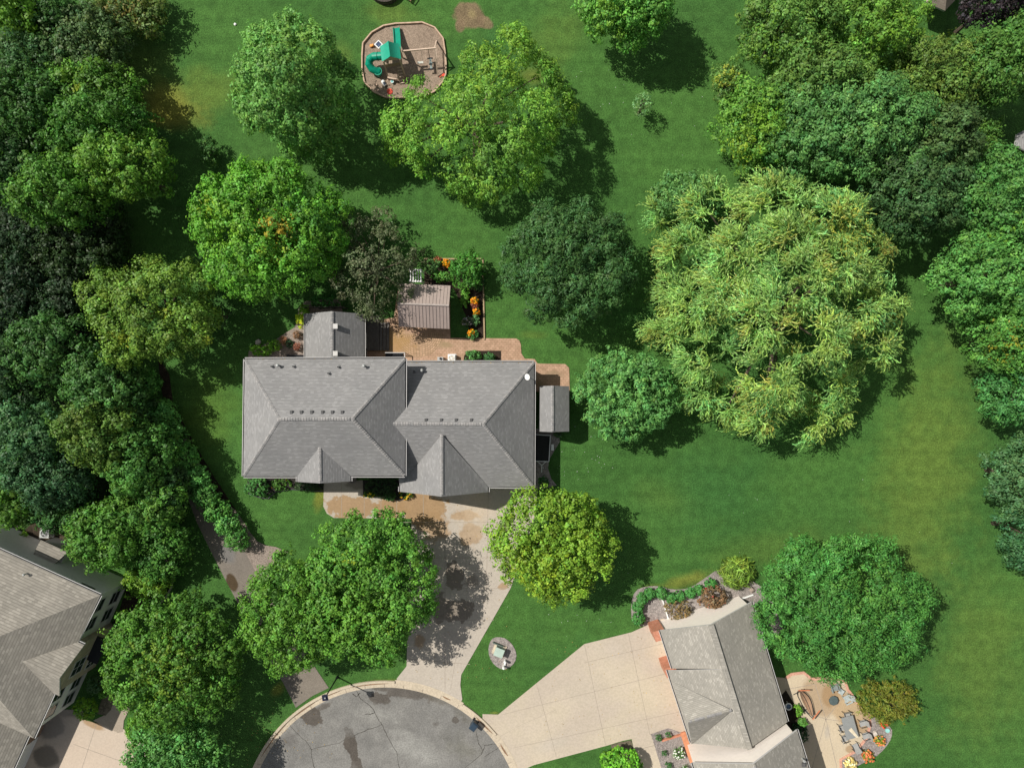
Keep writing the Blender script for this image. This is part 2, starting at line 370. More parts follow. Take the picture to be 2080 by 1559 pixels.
def tree(label, px, py, rx, ry, h, col, name='broadleaf_tree', nl=24, dens=2.2, rc=.42, ls=.25, lw=.62, nlobe=None, rl=None, pt=(), var=.16, zc=.56, cat='tree',
         group=None, elong=1.5, weep=False, droop=0., lobes=None, base=None, hue=.10, rz=None, extra_wood=None, zlow=-.25, jit=.25, fine=False):
    zc = h*zc; c = P(px, py, zc); k = (1-zc/CAMZ)/20; Rr = (rx*k*1.0, ry*k*1.0, rz or (h-zc))
    b0 = Vector((c.x, c.y, 0)) if base is None else P(*base)
    t_ = thing(name, label, cat, b0, group)
    Rm = (Rr[0]+Rr[1])/2
    if lobes:
        cen = np.array([tuple(P(a, b_, z)) for a, b_, z, r_ in lobes]); rad = np.array([r_ for *_, r_ in lobes])*(.84 if weep else .96); cen[:, 2] += rng.normal(0, .5, len(cen)); d = unit(cen-np.array([c.x, c.y, zc*.7]))
    else:
        small = Rm <= 1.6; rl = Rm*.4 if small else (min(1.15, max(.7, Rm*.165)) if fine else min(1.5, Rm*.22)); nlobe = (nlobe or 14) if small else int((2.1 if fine else 2.0)*(Rm/rl)**2)
        cen, rad, d = auto_lobes(tuple(c), Rr, nlobe, rl, zlow, jit, .76 if fine else .6)
    cp, cd, ci = clumps_on(cen, rad, d, dens, c)
    if weep:
        A = strands(cp, cd, nl, weep, 8, ls, lw, col, var, 1.15)
    else:
        if Rm > 1.6:                                         # branch tips that reach beyond the lobes
            q_ = rng.choice(len(cp), max(8, len(cp)//11), replace=False); rr2 = unit(cd[q_]+rng.normal(0, .25, (len(q_), 3)))
            cp[q_] = cp[q_]+rr2*rng.uniform(.2, .6, (len(q_), 1))
        A = leaves_round(cp, cd, ci, nl, rc, ls, lw, col, var, elong, droop=droop, hue=hue)
    A = list(A)
    for (qx, qy, qr, qc, amt) in pt:                         # differently coloured sprays of leaves
        q = P(qx, qy, h*.85); dd = np.hypot(A[0][:, 0]-q.x, A[0][:, 1]-q.y)/(qr*k)
        nz = np.sin(A[0][:, 0]*3.1+1)*np.cos(A[0][:, 1]*2.7)*.25
        rc_ = (np.repeat(rng.uniform(0, 1, len(cp)), nl) if not weep else rng.uniform(0, 1, len(dd)))*.75+rng.uniform(0, 1, len(dd))*.25
        pr = rc_ < amt*np.clip(1.6*(1-dd+nz), 0, 1)
        A[5][pr] = A[5][pr]*.35+.65*np.array(qc)*np.exp(rng.normal(0, .18, (pr.sum(), 1)))
    A[0][:, 2] = np.maximum(A[0][:, 2], .05)
    leaf_obj('crown', *A, t_)
    sel = cen[::max(1, len(cen)//9)]
    wood(b0, sel, .09+Rm*.035, t_)
    return t_
def shrub(label, px, py, rx, ry, h, col, name='shrub', cat='shrub', ls=.16, dens=9, nl=9, rc=.14, fl=(), group=None, var=.18, lw=.55, hue=.1, spiky=0., ball=False):
    c = P(px, py, h*.5); k = (1-h*.5/CAMZ)/20
    t_ = thing(name, label, cat, (c.x, c.y, 0.0), group)
    Rr = (rx*k, ry*k, h*.55); Rm = (Rr[0]+Rr[1])/2
    if ball: cen, rad, d = np.array([[c.x, c.y, h*.5]]), np.array([Rm*.84]), np.array([[0, 0, .6]])
    else: cen, rad, d = auto_lobes((c.x, c.y, h*.45), Rr, max(7, int(6+Rm*6)), Rm*.38, -.1)
    cp, cd, ci = clumps_on(cen, rad, d, dens, c)
    A = list(leaves_round(cp, cd, ci, nl, rc, ls, lw, col, var, 1.3+spiky, hue=hue))
    for (fc, frac, scale) in fl:
        nf = max(3, int(len(cp)*frac)); ids = rng.choice(len(cp), min(nf, len(cp)), replace=False)
        B = leaves_round(cp[ids]+cd[ids]*.08+np.array([0, 0, .08]), cd[ids], ci[ids], 6, .07, scale, .8, fc, .12, 1.)
        fo = leaf_obj('flowers', *B, t_)
    A[0][:, 2] = np.maximum(A[0][:, 2], .04)
    leaf_obj('foliage', *A, t_)
    mb = MB()
    for q in cen[:5]: mb.tube([(c.x, c.y, 0), tuple((np.array([c.x, c.y, 0])+q)/2), tuple(q)], [.03+.01*Rm, .025, .01], 5)
    mb.build('stem', BARK, t_)
    return t_
# ================================================================== GROUND
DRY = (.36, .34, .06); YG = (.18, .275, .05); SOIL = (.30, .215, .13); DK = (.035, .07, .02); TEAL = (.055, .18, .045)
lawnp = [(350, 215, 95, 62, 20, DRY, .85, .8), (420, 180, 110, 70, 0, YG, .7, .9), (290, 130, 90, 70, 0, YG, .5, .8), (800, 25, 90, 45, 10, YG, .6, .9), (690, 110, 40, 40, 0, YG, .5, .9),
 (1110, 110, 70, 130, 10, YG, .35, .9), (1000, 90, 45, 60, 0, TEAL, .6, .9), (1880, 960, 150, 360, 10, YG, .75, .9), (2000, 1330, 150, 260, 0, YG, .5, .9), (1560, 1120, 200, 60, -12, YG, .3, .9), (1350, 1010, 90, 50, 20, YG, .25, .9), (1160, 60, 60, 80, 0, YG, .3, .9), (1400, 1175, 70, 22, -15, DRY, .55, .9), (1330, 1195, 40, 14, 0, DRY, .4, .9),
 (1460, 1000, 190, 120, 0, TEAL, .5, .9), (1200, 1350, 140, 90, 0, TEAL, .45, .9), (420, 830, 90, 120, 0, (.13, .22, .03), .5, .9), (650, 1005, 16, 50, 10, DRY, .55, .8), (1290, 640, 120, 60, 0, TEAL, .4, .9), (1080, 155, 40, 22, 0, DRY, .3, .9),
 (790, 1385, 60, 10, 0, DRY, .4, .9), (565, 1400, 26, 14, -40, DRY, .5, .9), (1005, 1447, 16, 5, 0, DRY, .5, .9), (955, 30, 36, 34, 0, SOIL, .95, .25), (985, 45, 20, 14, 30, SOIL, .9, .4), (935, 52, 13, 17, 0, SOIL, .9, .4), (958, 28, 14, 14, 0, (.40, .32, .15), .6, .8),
 (1080, 680, 40, 12, 0, YG, .5, .9), (120, 560, 190, 320, -8, (.02, .022, .012), .9, .5), (150, 1010, 230, 130, 0, (.025, .028, .014), .7, .5), (990, 1085, 26, 40, 0, (.25, .17, .09), .7, .6), (1960, 330, 120, 160, 0, DK, .6, .7)]  # near-black ovals darken the ground under the trees
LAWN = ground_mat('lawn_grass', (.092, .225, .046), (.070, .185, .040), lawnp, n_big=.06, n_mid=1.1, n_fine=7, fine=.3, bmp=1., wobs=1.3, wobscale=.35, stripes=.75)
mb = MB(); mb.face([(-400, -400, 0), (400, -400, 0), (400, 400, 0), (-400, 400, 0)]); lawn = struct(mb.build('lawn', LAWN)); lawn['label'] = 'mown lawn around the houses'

cc = (782, 1673)
def arcp(r, a0, a1, n): return [(cc[0]+r*math.cos(R(a0+(a1-a0)*i/n)), cc[1]-r*math.sin(R(a0+(a1-a0)*i/n))) for i in range(n+1)]
WET = (.36, .235, .125); WETD = (.22, .185, .15)
drvp = [(715, 1030, 60, 26, 0, WET, .9, .14), (790, 1035, 40, 22, 0, WET, .95, .14), (855, 1028, 55, 38, 0, WET, .95, .14), (880, 1070, 40, 34, 0, WET, .8, .4), (946, 1046, 34, 13, 0, WET, .8, .35), (955, 1085, 26, 32, 20, WET, .7, .4), (735, 985, 40, 12, 0, WETD, .7, .5),
 (923, 1168, 20, 27, 0, WETD, .9, .1), (962, 1176, 18, 17, 0, WETD, .7, .5), (932, 1238, 36, 24, -25, WETD, .9, .1), (893, 1232, 16, 36, 0, WETD, .85, .12), (850, 1302, 14, 24, 0, (.34, .22, .12), .7, .7), (1023, 1190, 12, 8, 0, WET, .8, .4), (970, 1040, 60, 60, 0, (.58, .46, .33), .5, .9)]
CONC = ground_mat('driveway_concrete', (.50, .445, .375), (.46, .41, .35), drvp, n_big=.2, n_mid=.8, n_fine=5, fine=.09, bmp=.15, wobs=2.0, wobscale=.75)
JOINT = simple('slab_joint', (.33, .28, .23), .9)
CRACK = simple('crack', (.10, .095, .085), .9)
sheet('driveway', [(812, 985), (1092, 985), (1088, 1040), (1065, 1120), (1037, 1194), (937, 1369), (935, 1390), (939, 1419)]+arcp(286, 58, 85, 8)+[(806, 1377), (826, 1352), (828, 1260), (836, 1052), (812, 1052)], .045, CONC,
 lines=[[(904, 990), (904, 1400)], [(992, 985), (988, 1200)], [(812, 1060), (1085, 1060)], [(830, 1132), (1062, 1132)], [(828, 1194), (1037, 1194)], [(828, 1258), (1003, 1258)], [(828, 1337), (955, 1348)], [(860, 1050), (860, 990)],
        [.03, (940, 1300), (925, 1340), (915, 1400)], [.02, (988, 1132), (950, 1180), (945, 1258)]], lm=JOINT, lw=.045)
sheet('front_walk', [(658, 975), (657, 1028), (664, 1042), (678, 1051), (840, 1053), (840, 1000), (812, 997), (738, 1010), (737, 975)], .041, CONC, lines=[[(694, 975), (694, 1050)], [(740, 1008), (740, 1052)], [(774, 1005), (774, 1052)], [(806, 1003), (806, 1052)]], lm=JOINT, lw=.045)
CONC2 = ground_mat('pale_concrete', (.56, .485, .375), (.50, .43, .35), [(1320, 1420, 90, 60, 0, (.60, .52, .38), .5, .9), (1180, 1400, 70, 50, 0, (.47, .41, .35), .4, .9), (1240, 1320, 50, 30, 0, (.50, .44, .37), .4, .9), (1350, 1310, 50, 60, 0, (.60, .50, .37), .5, .9), (1120, 1510, 60, 20, -20, (.5, .45, .38), .5, .9)], n_big=.25, n_mid=.5, n_fine=5, fine=.09, bmp=.1)
sheet('driveway', [(1345, 1255), (1283, 1283), (1187, 1307), (1012, 1450), (980, 1449)]+arcp(286, 46, 22, 8)+[(1062, 1562), (1085, 1552), (1232, 1513), (1265, 1503), (1320, 1492), (1400, 1512), (1440, 1500), (1400, 1270)], .045, CONC2,
 lines=[[(1020, 1450), (1380, 1360)], [(1045, 1517), (1400, 1440)], [(1187, 1307), (1230, 1512)], [(1276, 1285), (1320, 1490)], [(1090, 1388), (1130, 1535)], [(1187, 1345), (1370, 1300)], [.02, (1005, 1500), (1060, 1470), (1130, 1440)]], lm=JOINT, lw=.04)
sheet('front_walk', [(1283, 1500), (1322, 1490), (1350, 1580), (1300, 1580)], .051, CONC2, lines=[[(1290, 1522), (1330, 1512)]], lm=JOINT)
CONC3 = ground_mat('pinkish_concrete', (.55, .455, .365), (.51, .43, .35), [(100, 1470, 36, 30, 10, (.20, .18, .15), .9, .3), (95, 1535, 30, 26, 10, (.19, .165, .135), .9, .3), (190, 1470, 30, 10, 25, WET, .8, .4), (140, 1440, 40, 20, 0, (.2, .18, .15), .8, .4), (268, 1520, 8, 16, 20, WET, .8, .5), (115, 1450, 60, 90, 0, (.36, .33, .3), .5, .7)], n_mid=.6, n_fine=5, fine=.06)
sheet('driveway', [(60, 1440), (167, 1440), (175, 1462), (253, 1480), (262, 1500), (300, 1512), (290, 1590), (20, 1590), (60, 1500)], .045, CONC3, lines=[[(150, 1510), (290, 1560)], [(196, 1470), (160, 1580)]], lm=JOINT)
sheet('front_walk', [(190, 1462), (215, 1450), (228, 1425), (232, 1395), (272, 1400), (268, 1430), (252, 1462), (250, 1485), (240, 1487)], .052, ground_mat('worn_concrete', (.40, .33, .26), (.36, .31, .25), [], fine=.1), lines=[[(228, 1435), (262, 1447)]], lm=JOINT)
# cul-de-sac
TARP = (.115, .10, .085)
aspp = [(630, 1452, 33, 20, 20, TARP, .9, .15), (655, 1435, 22, 8, -25, TARP, .7, .4), (712, 1510, 13, 34, -18, TARP, .95, .15), (728, 1560, 16, 24, 0, TARP, .9, .2), (770, 1417, 24, 13, 10, TARP, .85, .2), (820, 1405, 70, 14, 10, TARP, .8, .4), (890, 1420, 55, 12, 25, (.16, .145, .12), .7, .8), (940, 1450, 40, 16, 40, (.16, .15, .125), .6, .9),
        (925, 1462, 8, 7, 0, TARP, .8, .3), (885, 1470, 10, 7, 0, TARP, .5, .8), (940, 1520, 50, 26, 20, (.19, .185, .15), .5, .95), (690, 1490, 80, 18, -25, (.24, .235, .22), .6, .9), (840, 1520, 90, 40, 30, (.36, .355, .33), .8, .9), (760, 1450, 60, 30, 0, (.33, .325, .30), .6, .9), (920, 1500, 40, 30, 0, (.19, .185, .165), .5, .9), (650, 1560, 90, 24, 0, (.33, .32, .30), .4, .9), (590, 1500, 26, 20, 0, (.17, .16, .15), .6, .7)]
ASPH = ground_mat('old_asphalt', (.27, .263, .245), (.23, .225, .212), aspp, n_big=.3, n_mid=.7, n_fine=8, fine=.2, bmp=.4, wobs=2.2, wobscale=.9)
mb = MB(); mb.prism([P(*q) for q in arcp(279, 0, 360, 96)][:-1], -.05, .03, 0)
cracks = [[(724, 1402), (733, 1418), (752, 1432), (762, 1447), (778, 1475), (790, 1500), (805, 1525), (812, 1560)], [(588, 1470), (604, 1488), (625, 1508), (633, 1521), (632, 1535), (640, 1560)], [(633, 1521), (690, 1507), (720, 1492), (748, 1480), (776, 1470)],
          [(1012, 1508), (985, 1512), (978, 1530), (942, 1560)], [(1016, 1514), (985, 1535)], [(967, 1482), (972, 1508), (980, 1522)], [(742, 1449), (752, 1449), (761, 1446)], [(716, 1408), (724, 1413), (732, 1406)], [(812, 1560), (820, 1600)]]
for ln in cracks:
    pts = []
    for a, b_ in zip(ln, ln[1:]):
        for k in range(4): pts.append((a[0]+(b_[0]-a[0])*k/4+random.uniform(-1, 1), a[1]+(b_[1]-a[1])*k/4+random.uniform(-1, 1)))
    pts.append(ln[-1])
    for a, b_ in zip(pts, pts[1:]):
        a, b_ = P(*a), P(*b_); d = (b_-a).normalized(); s_ = Vector((-d.y, d.x, 0))*random.uniform(.02, .045); zz = Vector((0, 0, .034)); a = a-d*.02; b_ = b_+d*.02
        mb.face([a-s_+zz, b_-s_+zz, b_+s_+zz, a+s_+zz], 1)
struct(mb.build('road', [ASPH, CRACK]))
KERB = ground_mat('kerb_concrete', (.62, .53, .40), (.55, .47, .36), [], n_mid=1.5, n_fine=6, fine=.12)
KERBD = ground_mat('gutter_concrete', (.40, .33, .255), (.33, .28, .225), [], n_mid=1.5, n_fine=6, fine=.2)
mb = MB(); A0 = 155
def kseg(a0, a1, prof, m):
    n = max(1, int((a1-a0)/2))
    for i in range(n):
        x0, x1 = a0+(a1-a0)*i/n, a0+(a1-a0)*(i+1)/n
        for (r0, z0), (r1, z1) in zip(prof, prof[1:]):
            q = lambda r, a, z: P(cc[0]+r*math.cos(R(a)), cc[1]-r*math.sin(R(a)))+Vector((0, 0, z))
            mb.face([q(r0, x0, z0), q(r1, x0, z1), q(r1, x1, z1), q(r0, x1, z0)], m)
prof_hi = [(278, .033), (286.5, .05), (287.5, .17), (292, .18), (292.5, -.02)]
prof_lo = [(278, .033), (286.5, .048), (292, .062), (294, .05)]
kseg(86, 200, prof_hi, 0); kseg(-40, -2, prof_hi, 0); kseg(39, 57, prof_hi, 0); kseg(57, 86, prof_lo, 0); kseg(-2, 39, prof_lo, 0)
for a in list(range(-30, 200, 8)):
    a0 = R(a+.3); q = lambda r, z: P(cc[0]+r*math.cos(a0), cc[1]-r*math.sin(a0))+Vector((0, 0, z))
    s_ = Vector((-math.sin(a0), math.cos(a0), 0))*.02
    mb.face([q(278.5, .06)-s_, q(286, .062)-s_, q(286, .062)+s_, q(278.5, .06)+s_], 1)
for a0, a1, ww_ in ((40, 50, 3.2), (29, 35, 3.6), (88, 104, 2.2), (108, 116, 1.6), (119, 131, 2.4), (133, 152, 2.2), (62, 66, 3), (14, 20, 3)):  # dark arcs along the kerb foot paint in its shadow line
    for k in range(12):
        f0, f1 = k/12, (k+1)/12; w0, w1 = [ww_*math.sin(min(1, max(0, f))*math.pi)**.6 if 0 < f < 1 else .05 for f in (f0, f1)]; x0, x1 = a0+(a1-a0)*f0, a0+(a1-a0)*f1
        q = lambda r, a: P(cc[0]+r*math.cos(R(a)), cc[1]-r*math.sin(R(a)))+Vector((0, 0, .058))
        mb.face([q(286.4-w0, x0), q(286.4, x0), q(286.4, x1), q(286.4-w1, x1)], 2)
struct(mb.build('kerb', [KERB, JOINT, simple('gutter_shadow', (.24, .15, .09), .9, .3, 4)]))
# paved trail on the left
TRAIL = ground_mat('trail_asphalt', (.235, .205, .17), (.21, .185, .16), [(462, 1125, 20, 28, -30, (.19, .185, .18), .8, .6), (472, 1182, 12, 22, -20, (.07, .045, .02), .9, .3)], n_mid=1, n_fine=8, fine=.12)
sheet('path', [(330, 900), (372, 985), (400, 1060), (425, 1112), (452, 1165), (480, 1218), (530, 1310), (575, 1385), (601, 1436), (635, 1412), (668, 1396), (645, 1362), (600, 1290), (556, 1225), (522, 1165), (497, 1118), (466, 1058), (430, 990), (380, 890)], .035, TRAIL)
GRAV = ground_mat('pink_gravel', (.46, .37, .31), (.41, .34, .29), [], n_mid=4, n_fine=12, fine=.3, bmp=1.)
GRAV2 = ground_mat('grey_gravel', (.50, .445, .415), (.42, .37, .345), [], n_mid=4, n_fine=10, fine=.34, bmp=1.)
sheet('gravel_bed', [(455, 1015), (478, 1035), (497, 1062), (508, 1080), (522, 1098), (540, 1107), (560, 1110), (585, 1120), (560, 1135), (540, 1180), (522, 1165), (497, 1118), (466, 1058)], .045, GRAV)
sheet('gravel_bed', [(320, 720), (344, 760), (352, 820), (395, 900), (430, 960), (480, 1037), (460, 1040), (430, 990), (380, 890), (330, 800)], .04, MULCH)
# gravel island beside the driveway
ISL = smoothpoly([(1010, 1292), (1030, 1296), (1046, 1315), (1050, 1335), (1040, 1352), (1022, 1360), (1004, 1350), (993, 1332), (992, 1312), (998, 1297)], 1)
sheet('gravel_island', ISL, .05, GRAV2)
# patio of clay pavers
pavx = [(790, 690, 60, 40, 0, (.30, .185, .06), .55, .8), (810, 700, 50, 36, 0, (.36, .21, .07), .5, .9), (905, 700, 22, 10, 0, (.26, .2, .10), .6, .8), (1120, 760, 26, 12, 0, (.22, .17, .10), .5, .9)]
PAVER = brickm('clay_pavers', (.52, .33, .23), (.42, .27, .18), (.27, .19, .11), .36, .22, .02, extra=pavx)
sheet('patio', [(748, 652), (800, 645), (808, 590), (914, 590), (915, 686), (1048, 687), (1055, 691), (1058, 700), (1059, 718), (1066, 728), (1086, 729), (1092, 738), (1148, 739), (1156, 747), (1157, 795), (1084, 795), (1084, 745), (745, 740)], .06, PAVER)
PAV2 = brickm('arc_pavers', (.54, .35, .23), (.43, .28, .18), (.25, .18, .10), .3, .2, .03, extra=pavx)
mb = MB(); c0 = P(851, 676)
me = bpy.data.meshes.new('patio_arc'); V_ = []; F_ = []; UV = []
for i in range(10):
    for k in range(30):
        a0, a1 = R(180+180*k/30), R(180+180*(k+1)/30); r0, r1 = .25+i*.22, .25+(i+1)*.22; b0 = len(V_)
        V_ += [(c0.x+r*math.cos(a), c0.y+r*math.sin(a), .064) for r, a in ((r0, a0), (r1, a0), (r1, a1), (r0, a1))]; F_.append((b0, b0+1, b0+2, b0+3))
        UV += [a0*(r0+.11), r0, a0*(r0+.11), r1, a1*(r0+.11), r1, a1*(r0+.11), r0]
me.from_pydata(V_, [], F_); uvl = me.uv_layers.new(); uvl.data.foreach_set('uv', UV); me.materials.append(PAV2); o = bpy.data.objects.new('patio_arc', me); C.objects.link(o); struct(o)
# garden beds
sheet('garden_bed', [(862, 527), (980, 527), (983, 690), (958, 691), (946, 640), (922, 586), (862, 586)], .03, MULCH)
sheet('gravel_bed', [(503, 728), (506, 712), (535, 700), (562, 688), (580, 676), (598, 665), (604, 650), (606, 628), (620, 612), (690, 605), (700, 650), (640, 740), (503, 745)], .035, GRAV)
sheet('garden_bed', [(503, 985), (503, 1003), (535, 1008), (560, 997), (590, 992), (657, 994), (657, 960), (503, 960)], .035, ground_mat('damp_mulch', (.06, .055, .05), (.045, .04, .036), [], n_mid=3, n_fine=12, fine=.3))
sheet('garden_bed', [(737, 975), (738, 1008), (790, 1008), (812, 1018), (838, 1004), (838, 975)], .056, MATS['damp_mulch'])
sheet('gravel_bed', [(1086, 870), (1136, 870), (1137, 897), (1126, 915), (1116, 932), (1113, 950), (1120, 972), (1131, 985), (1086, 995)], .04, GRAV2)
sheet('garden_bed', [(952, 712), (1018, 712), (1018, 742), (940, 742), (943, 722)], .068, MULCH)
# gravel bed at the north end of the right-hand house, its brick-edged patio and planting strip
sheet('gravel_bed', smoothpoly([(1284, 1272), (1281, 1225), (1290, 1198), (1312, 1190), (1340, 1189), (1365, 1197), (1398, 1195), (1420, 1182), (1462, 1152), (1500, 1160), (1560, 1200), (1600, 1300), (1500, 1290), (1345, 1268)], 1), .04, GRAV2)
sheet('gravel_bed', [(1282, 1502), (1260, 1506), (1240, 1512), (1262, 1560), (1300, 1570)], .04, ground_mat('brown_gravel', (.24, .21, .15), (.2, .17, .12), [], n_mid=3, n_fine=9, fine=.35))
sheet('gravel_bed', [(1320, 1490), (1357, 1477), (1395, 1490), (1440, 1510), (1450, 1590), (1350, 1590)], .047, GRAV2)
CONC4 = ground_mat('patio_concrete', (.60, .50, .36), (.54, .46, .34), [(1665, 1412, 40, 50, -25, (.42, .31, .2), .9, .3), (1690, 1410, 26, 30, 0, WET, .8, .3), (1730, 1440, 50, 40, 30, (.47, .34, .2), .85, .3), (1655, 1500, 30, 80, 0, (.5, .42, .32), .3, .9), (1728, 1520, 14, 10, 0, WET, .7, .4), (1750, 1475, 30, 14, 20, WET, .7, .4), (1680, 1485, 8, 20, 0, (.42, .38, .33), .6, .8)], n_mid=.6, n_fine=6, fine=.07, wobs=.5)
patio2 = [(1560, 1372), (1596, 1376), (1608, 1367), (1632, 1364), (1649, 1377), (1682, 1374), (1714, 1380), (1722, 1400), (1732, 1415), (1748, 1438), (1764, 1450), (1767, 1470), (1760, 1497), (1738, 1524), (1705, 1542), (1710, 1590), (1600, 1590)]
sheet('patio', patio2, .05, CONC4, lines=[[(1596, 1376), (1620, 1440), (1677, 1459), (1700, 1560)], [(1655, 1388), (1662, 1410), (1677, 1459)], [(1677, 1459), (1720, 1405)], [(1677, 1459), (1767, 1470)], [(1677, 1459), (1640, 1590)], [(1590, 1400), (1655, 1388)]], lm=JOINT)
mb = strip('e', [(1596, 1376), (1608, 1368), (1632, 1365), (1649, 1378), (1682, 1375), (1715, 1381), (1722, 1400), (1734, 1415), (1750, 1440), (1765, 1450), (1767, 1470), (1760, 1497), (1738, 1524), (1707, 1541), (1709, 1590)], .28, -.02, .075, None)
EDG = simple('pink_brick_edging', (.55, .30, .22), .8, .2, 8); struct(mb.build('brick_edging', EDG))
sheet('gravel_bed', smoothpoly([(1765, 1445), (1785, 1462), (1812, 1476), (1811, 1497), (1798, 1518), (1776, 1538), (1745, 1552), (1712, 1570), (1700, 1548), (1735, 1522), (1760, 1490)], 1), .045, GRAV2)
sheet('garden_bed', [(1596, 1400), (1620, 1440), (1640, 1480), (1600, 1500), (1660, 1590), (1600, 1590), (1560, 1440)], .056, MULCH)
sheet('gravel_bed', [(215, 1452), (198, 1448), (205, 1425), (215, 1405), (228, 1400), (232, 1420), (226, 1440)], .058, MATS['brown_gravel'])
sheet('gravel_bed', [(262, 1170), (300, 1140), (335, 1130), (352, 1150), (350, 1185), (330, 1215), (290, 1240), (240, 1250)], .03, MULCH)
struct(strip('e', [(300, 1132), (330, 1130), (345, 1142), (352, 1165), (349, 1190), (338, 1212), (322, 1228)], .16, -.02, .12, None).build('concrete_edging', simple('edging_concrete', (.33, .3, .26), .9)))
sheet('gravel_bed', [(30, 1095), (90, 1040), (140, 1050), (170, 1090), (110, 1130), (40, 1130)], .03, ground_mat('leaf_litter', (.10, .075, .05), (.06, .045, .03), [], n_mid=3, n_fine=9, fine=.4))
struct(strip('e', [(92, 1035), (84, 1075), (79, 1110)], .16, -.02, .1, None).build('concrete_edging', MATS['edging_concrete']))
struct(strip('e', smoothpoly([(35, 1060), (36, 1080), (30, 1100), (18, 1115), (20, 1112), (32, 1092)], 1), .12, -.02, .1, None, True).build('concrete_edging', MATS['edging_concrete']))
struct(strip('e', [(503, 990), (508, 1003), (530, 1010), (545, 1012), (560, 998), (592, 993), (657, 997)], .1, -.02, .12, None).build('bed_edging', simple('black_edging', (.05, .05, .055), .6)))
struct(strip('e', [(980.5, 527), (982, 600), (984, 690)], .14, -.02, .16, None).build('bed_edging', EDG2 := simple('tan_edging', (.36, .27, .16), .8)))
struct(strip('e', [(862, 526), (981, 526)], .14, -.02, .14, None).build('bed_edging', EDG2))

# ================================================================== HOUSES
def roof(polys, parent, m, thick=.2, name='roof', ridges=(), capm=None, fascia=TRIM, capw=.15):
    key = {}; vs_ = []
    def vi(p):
        k = (round(p[0], 2), round(p[1], 2), round(p[2], 2))
        if k not in key: key[k] = len(vs_); vs_.append(Vector(p))
        return key[k]
    fs = []
    for p in polys:
        q = [vi(x) for x in p]; a = vs_[q[0]]; nn = Vector((0, 0, 0))
        for i in range(1, len(q)-1): nn += (vs_[q[i]]-a).cross(vs_[q[i+1]]-a)
        if nn.z < 0: q = q[::-1]
        fs.append(q)
    edges = {}
    for q in fs:
        for i in range(len(q)): edges[(q[i], q[(i+1) % len(q)])] = 1
    mb = MB(); dz = Vector((0, 0, -thick))
    for q in fs: mb.face([vs_[i] for i in q], 0); mb.face([vs_[i]+dz for i in q[::-1]], 1)
    for (i, j) in edges:
        if (j, i) not in edges: mb.face([vs_[j], vs_[i], vs_[i]+dz, vs_[j]+dz], 1)
    o = mb.build(name, [m, fascia], parent)
    if ridges:
        mb = MB()
        for a, b_ in ridges:
            a, b_ = Vector(a), Vector(b_); d = b_-a; L_ = d.length; d.normalize(); s_ = Vector((-d.y, d.x, 0)).normalized()*capw; n = int(L_/.24)
            for k in range(n):
                p, q = a+d*(k*.24), a+d*(k*.24+.235); h0, h1 = Vector((0, 0, .02)), Vector((0, 0, .055)); dr = Vector((0, 0, -.06)); jj = random.choice((0, 1, 1))
                mb.face([p+s_+dr+h0, p+h0, q+h1, q+s_+dr+h1], jj); mb.face([p+h0, p-s_+dr+h0, q-s_+dr+h1, q+h1], jj)
                mb.face([q+s_+dr+h1, q+h1, q-s_+dr+h1, q+dr], jj)
        mb.build('ridge_cap', [capm or m, MATS['capdark']], o)
    return o
MATS['capdark'] = simple('ridge_shingle', (.27, .262, .255), .9, .2, 6)
def gutter(runs, parent, m=TRIM, drop=.02):
    for p, q, out in runs:
        mb = MB(); p, q = Vector(p), Vector(q); o = Vector((out[0], out[1], 0)).normalized()
        dz = Vector((0, 0, 1)); a0, b0_ = p-dz*(.14+drop), q-dz*(.14+drop)
        def sec(x): return [x+o*.005, x+o*.15, x+o*.15+dz*.12, x+o*.10+dz*.12, x+o*.10+dz*.03, x+o*.005+dz*.03]
        A, B = sec(a0), sec(b0_)
        for i in range(6):
            j = (i+1) % 6; mb.face([A[i], A[j], B[j], B[i]], 1 if i in (3, 4) else 0)
        mb.face(A[::-1]); mb.face(B)
        mb.build('gutter', [m, DARKTRIM], parent)
def window(parent, c, u, n, w_, h_, frame=TRIM, grid=1, name='window'):
    """c centre on the wall, u along the wall, n outward"""
    c, u, n = Vector(c), Vector(u).normalized(), Vector(n).normalized(); z = Vector((0, 0, 1)); mb = MB(); f = .08
    for s in (-1, 1):
        mb.beam(c+u*s*(w_/2)-z*(h_/2+f/2), c+u*s*(w_/2)+z*(h_/2+f/2), f, .09, 0, up=n)
        mb.beam(c-u*(w_/2-f/2)+z*s*h_/2, c+u*(w_/2-f/2)+z*s*h_/2, .09, f, 0)
    for g in range(1, grid+1):
        if grid: q = c+u*(w_*(g/(grid+1)-.5)); mb.beam(q-z*(h_/2-f/2), q+z*(h_/2-f/2), .05, .06, 0, up=n)
    mb.beam(c-u*(w_/2-f/2), c+u*(w_/2-f/2), .05, .05, 0)
    fr = mb.build(name, frame, parent); q = c+n*.01
    MB().face([q-u*w_/2-z*h_/2, q+u*w_/2-z*h_/2, q+u*w_/2+z*h_/2, q-u*w_/2+z*h_/2]).build('pane', GLASS, fr)
    return fr
def door(parent, c, u, n, w_, h_, m=WHITE, name='door'):
    c, u, n = Vector(c), Vector(u).normalized(), Vector(n).normalized(); z = Vector((0, 0, 1)); mb = MB()
    mb.beam(c-u*w_/2+z*h_/2+n*.03, c+u*w_/2+z*h_/2+n*.03, .06, h_, 0)
    for k in range(4): mb.beam(c-u*(w_/2-.1)+z*(h_*(k+.5)/4)+n*.07, c+u*(w_/2-.1)+z*(h_*(k+.5)/4)+n*.07, .02, h_/4-.12, 0)
    d = mb.build(name, m, parent)
    if w_ < 2: MB().ball(c+u*(w_/2-.1)+z*1.0+n*.1, .05, 5).build('handle', METAL, d)
    return d
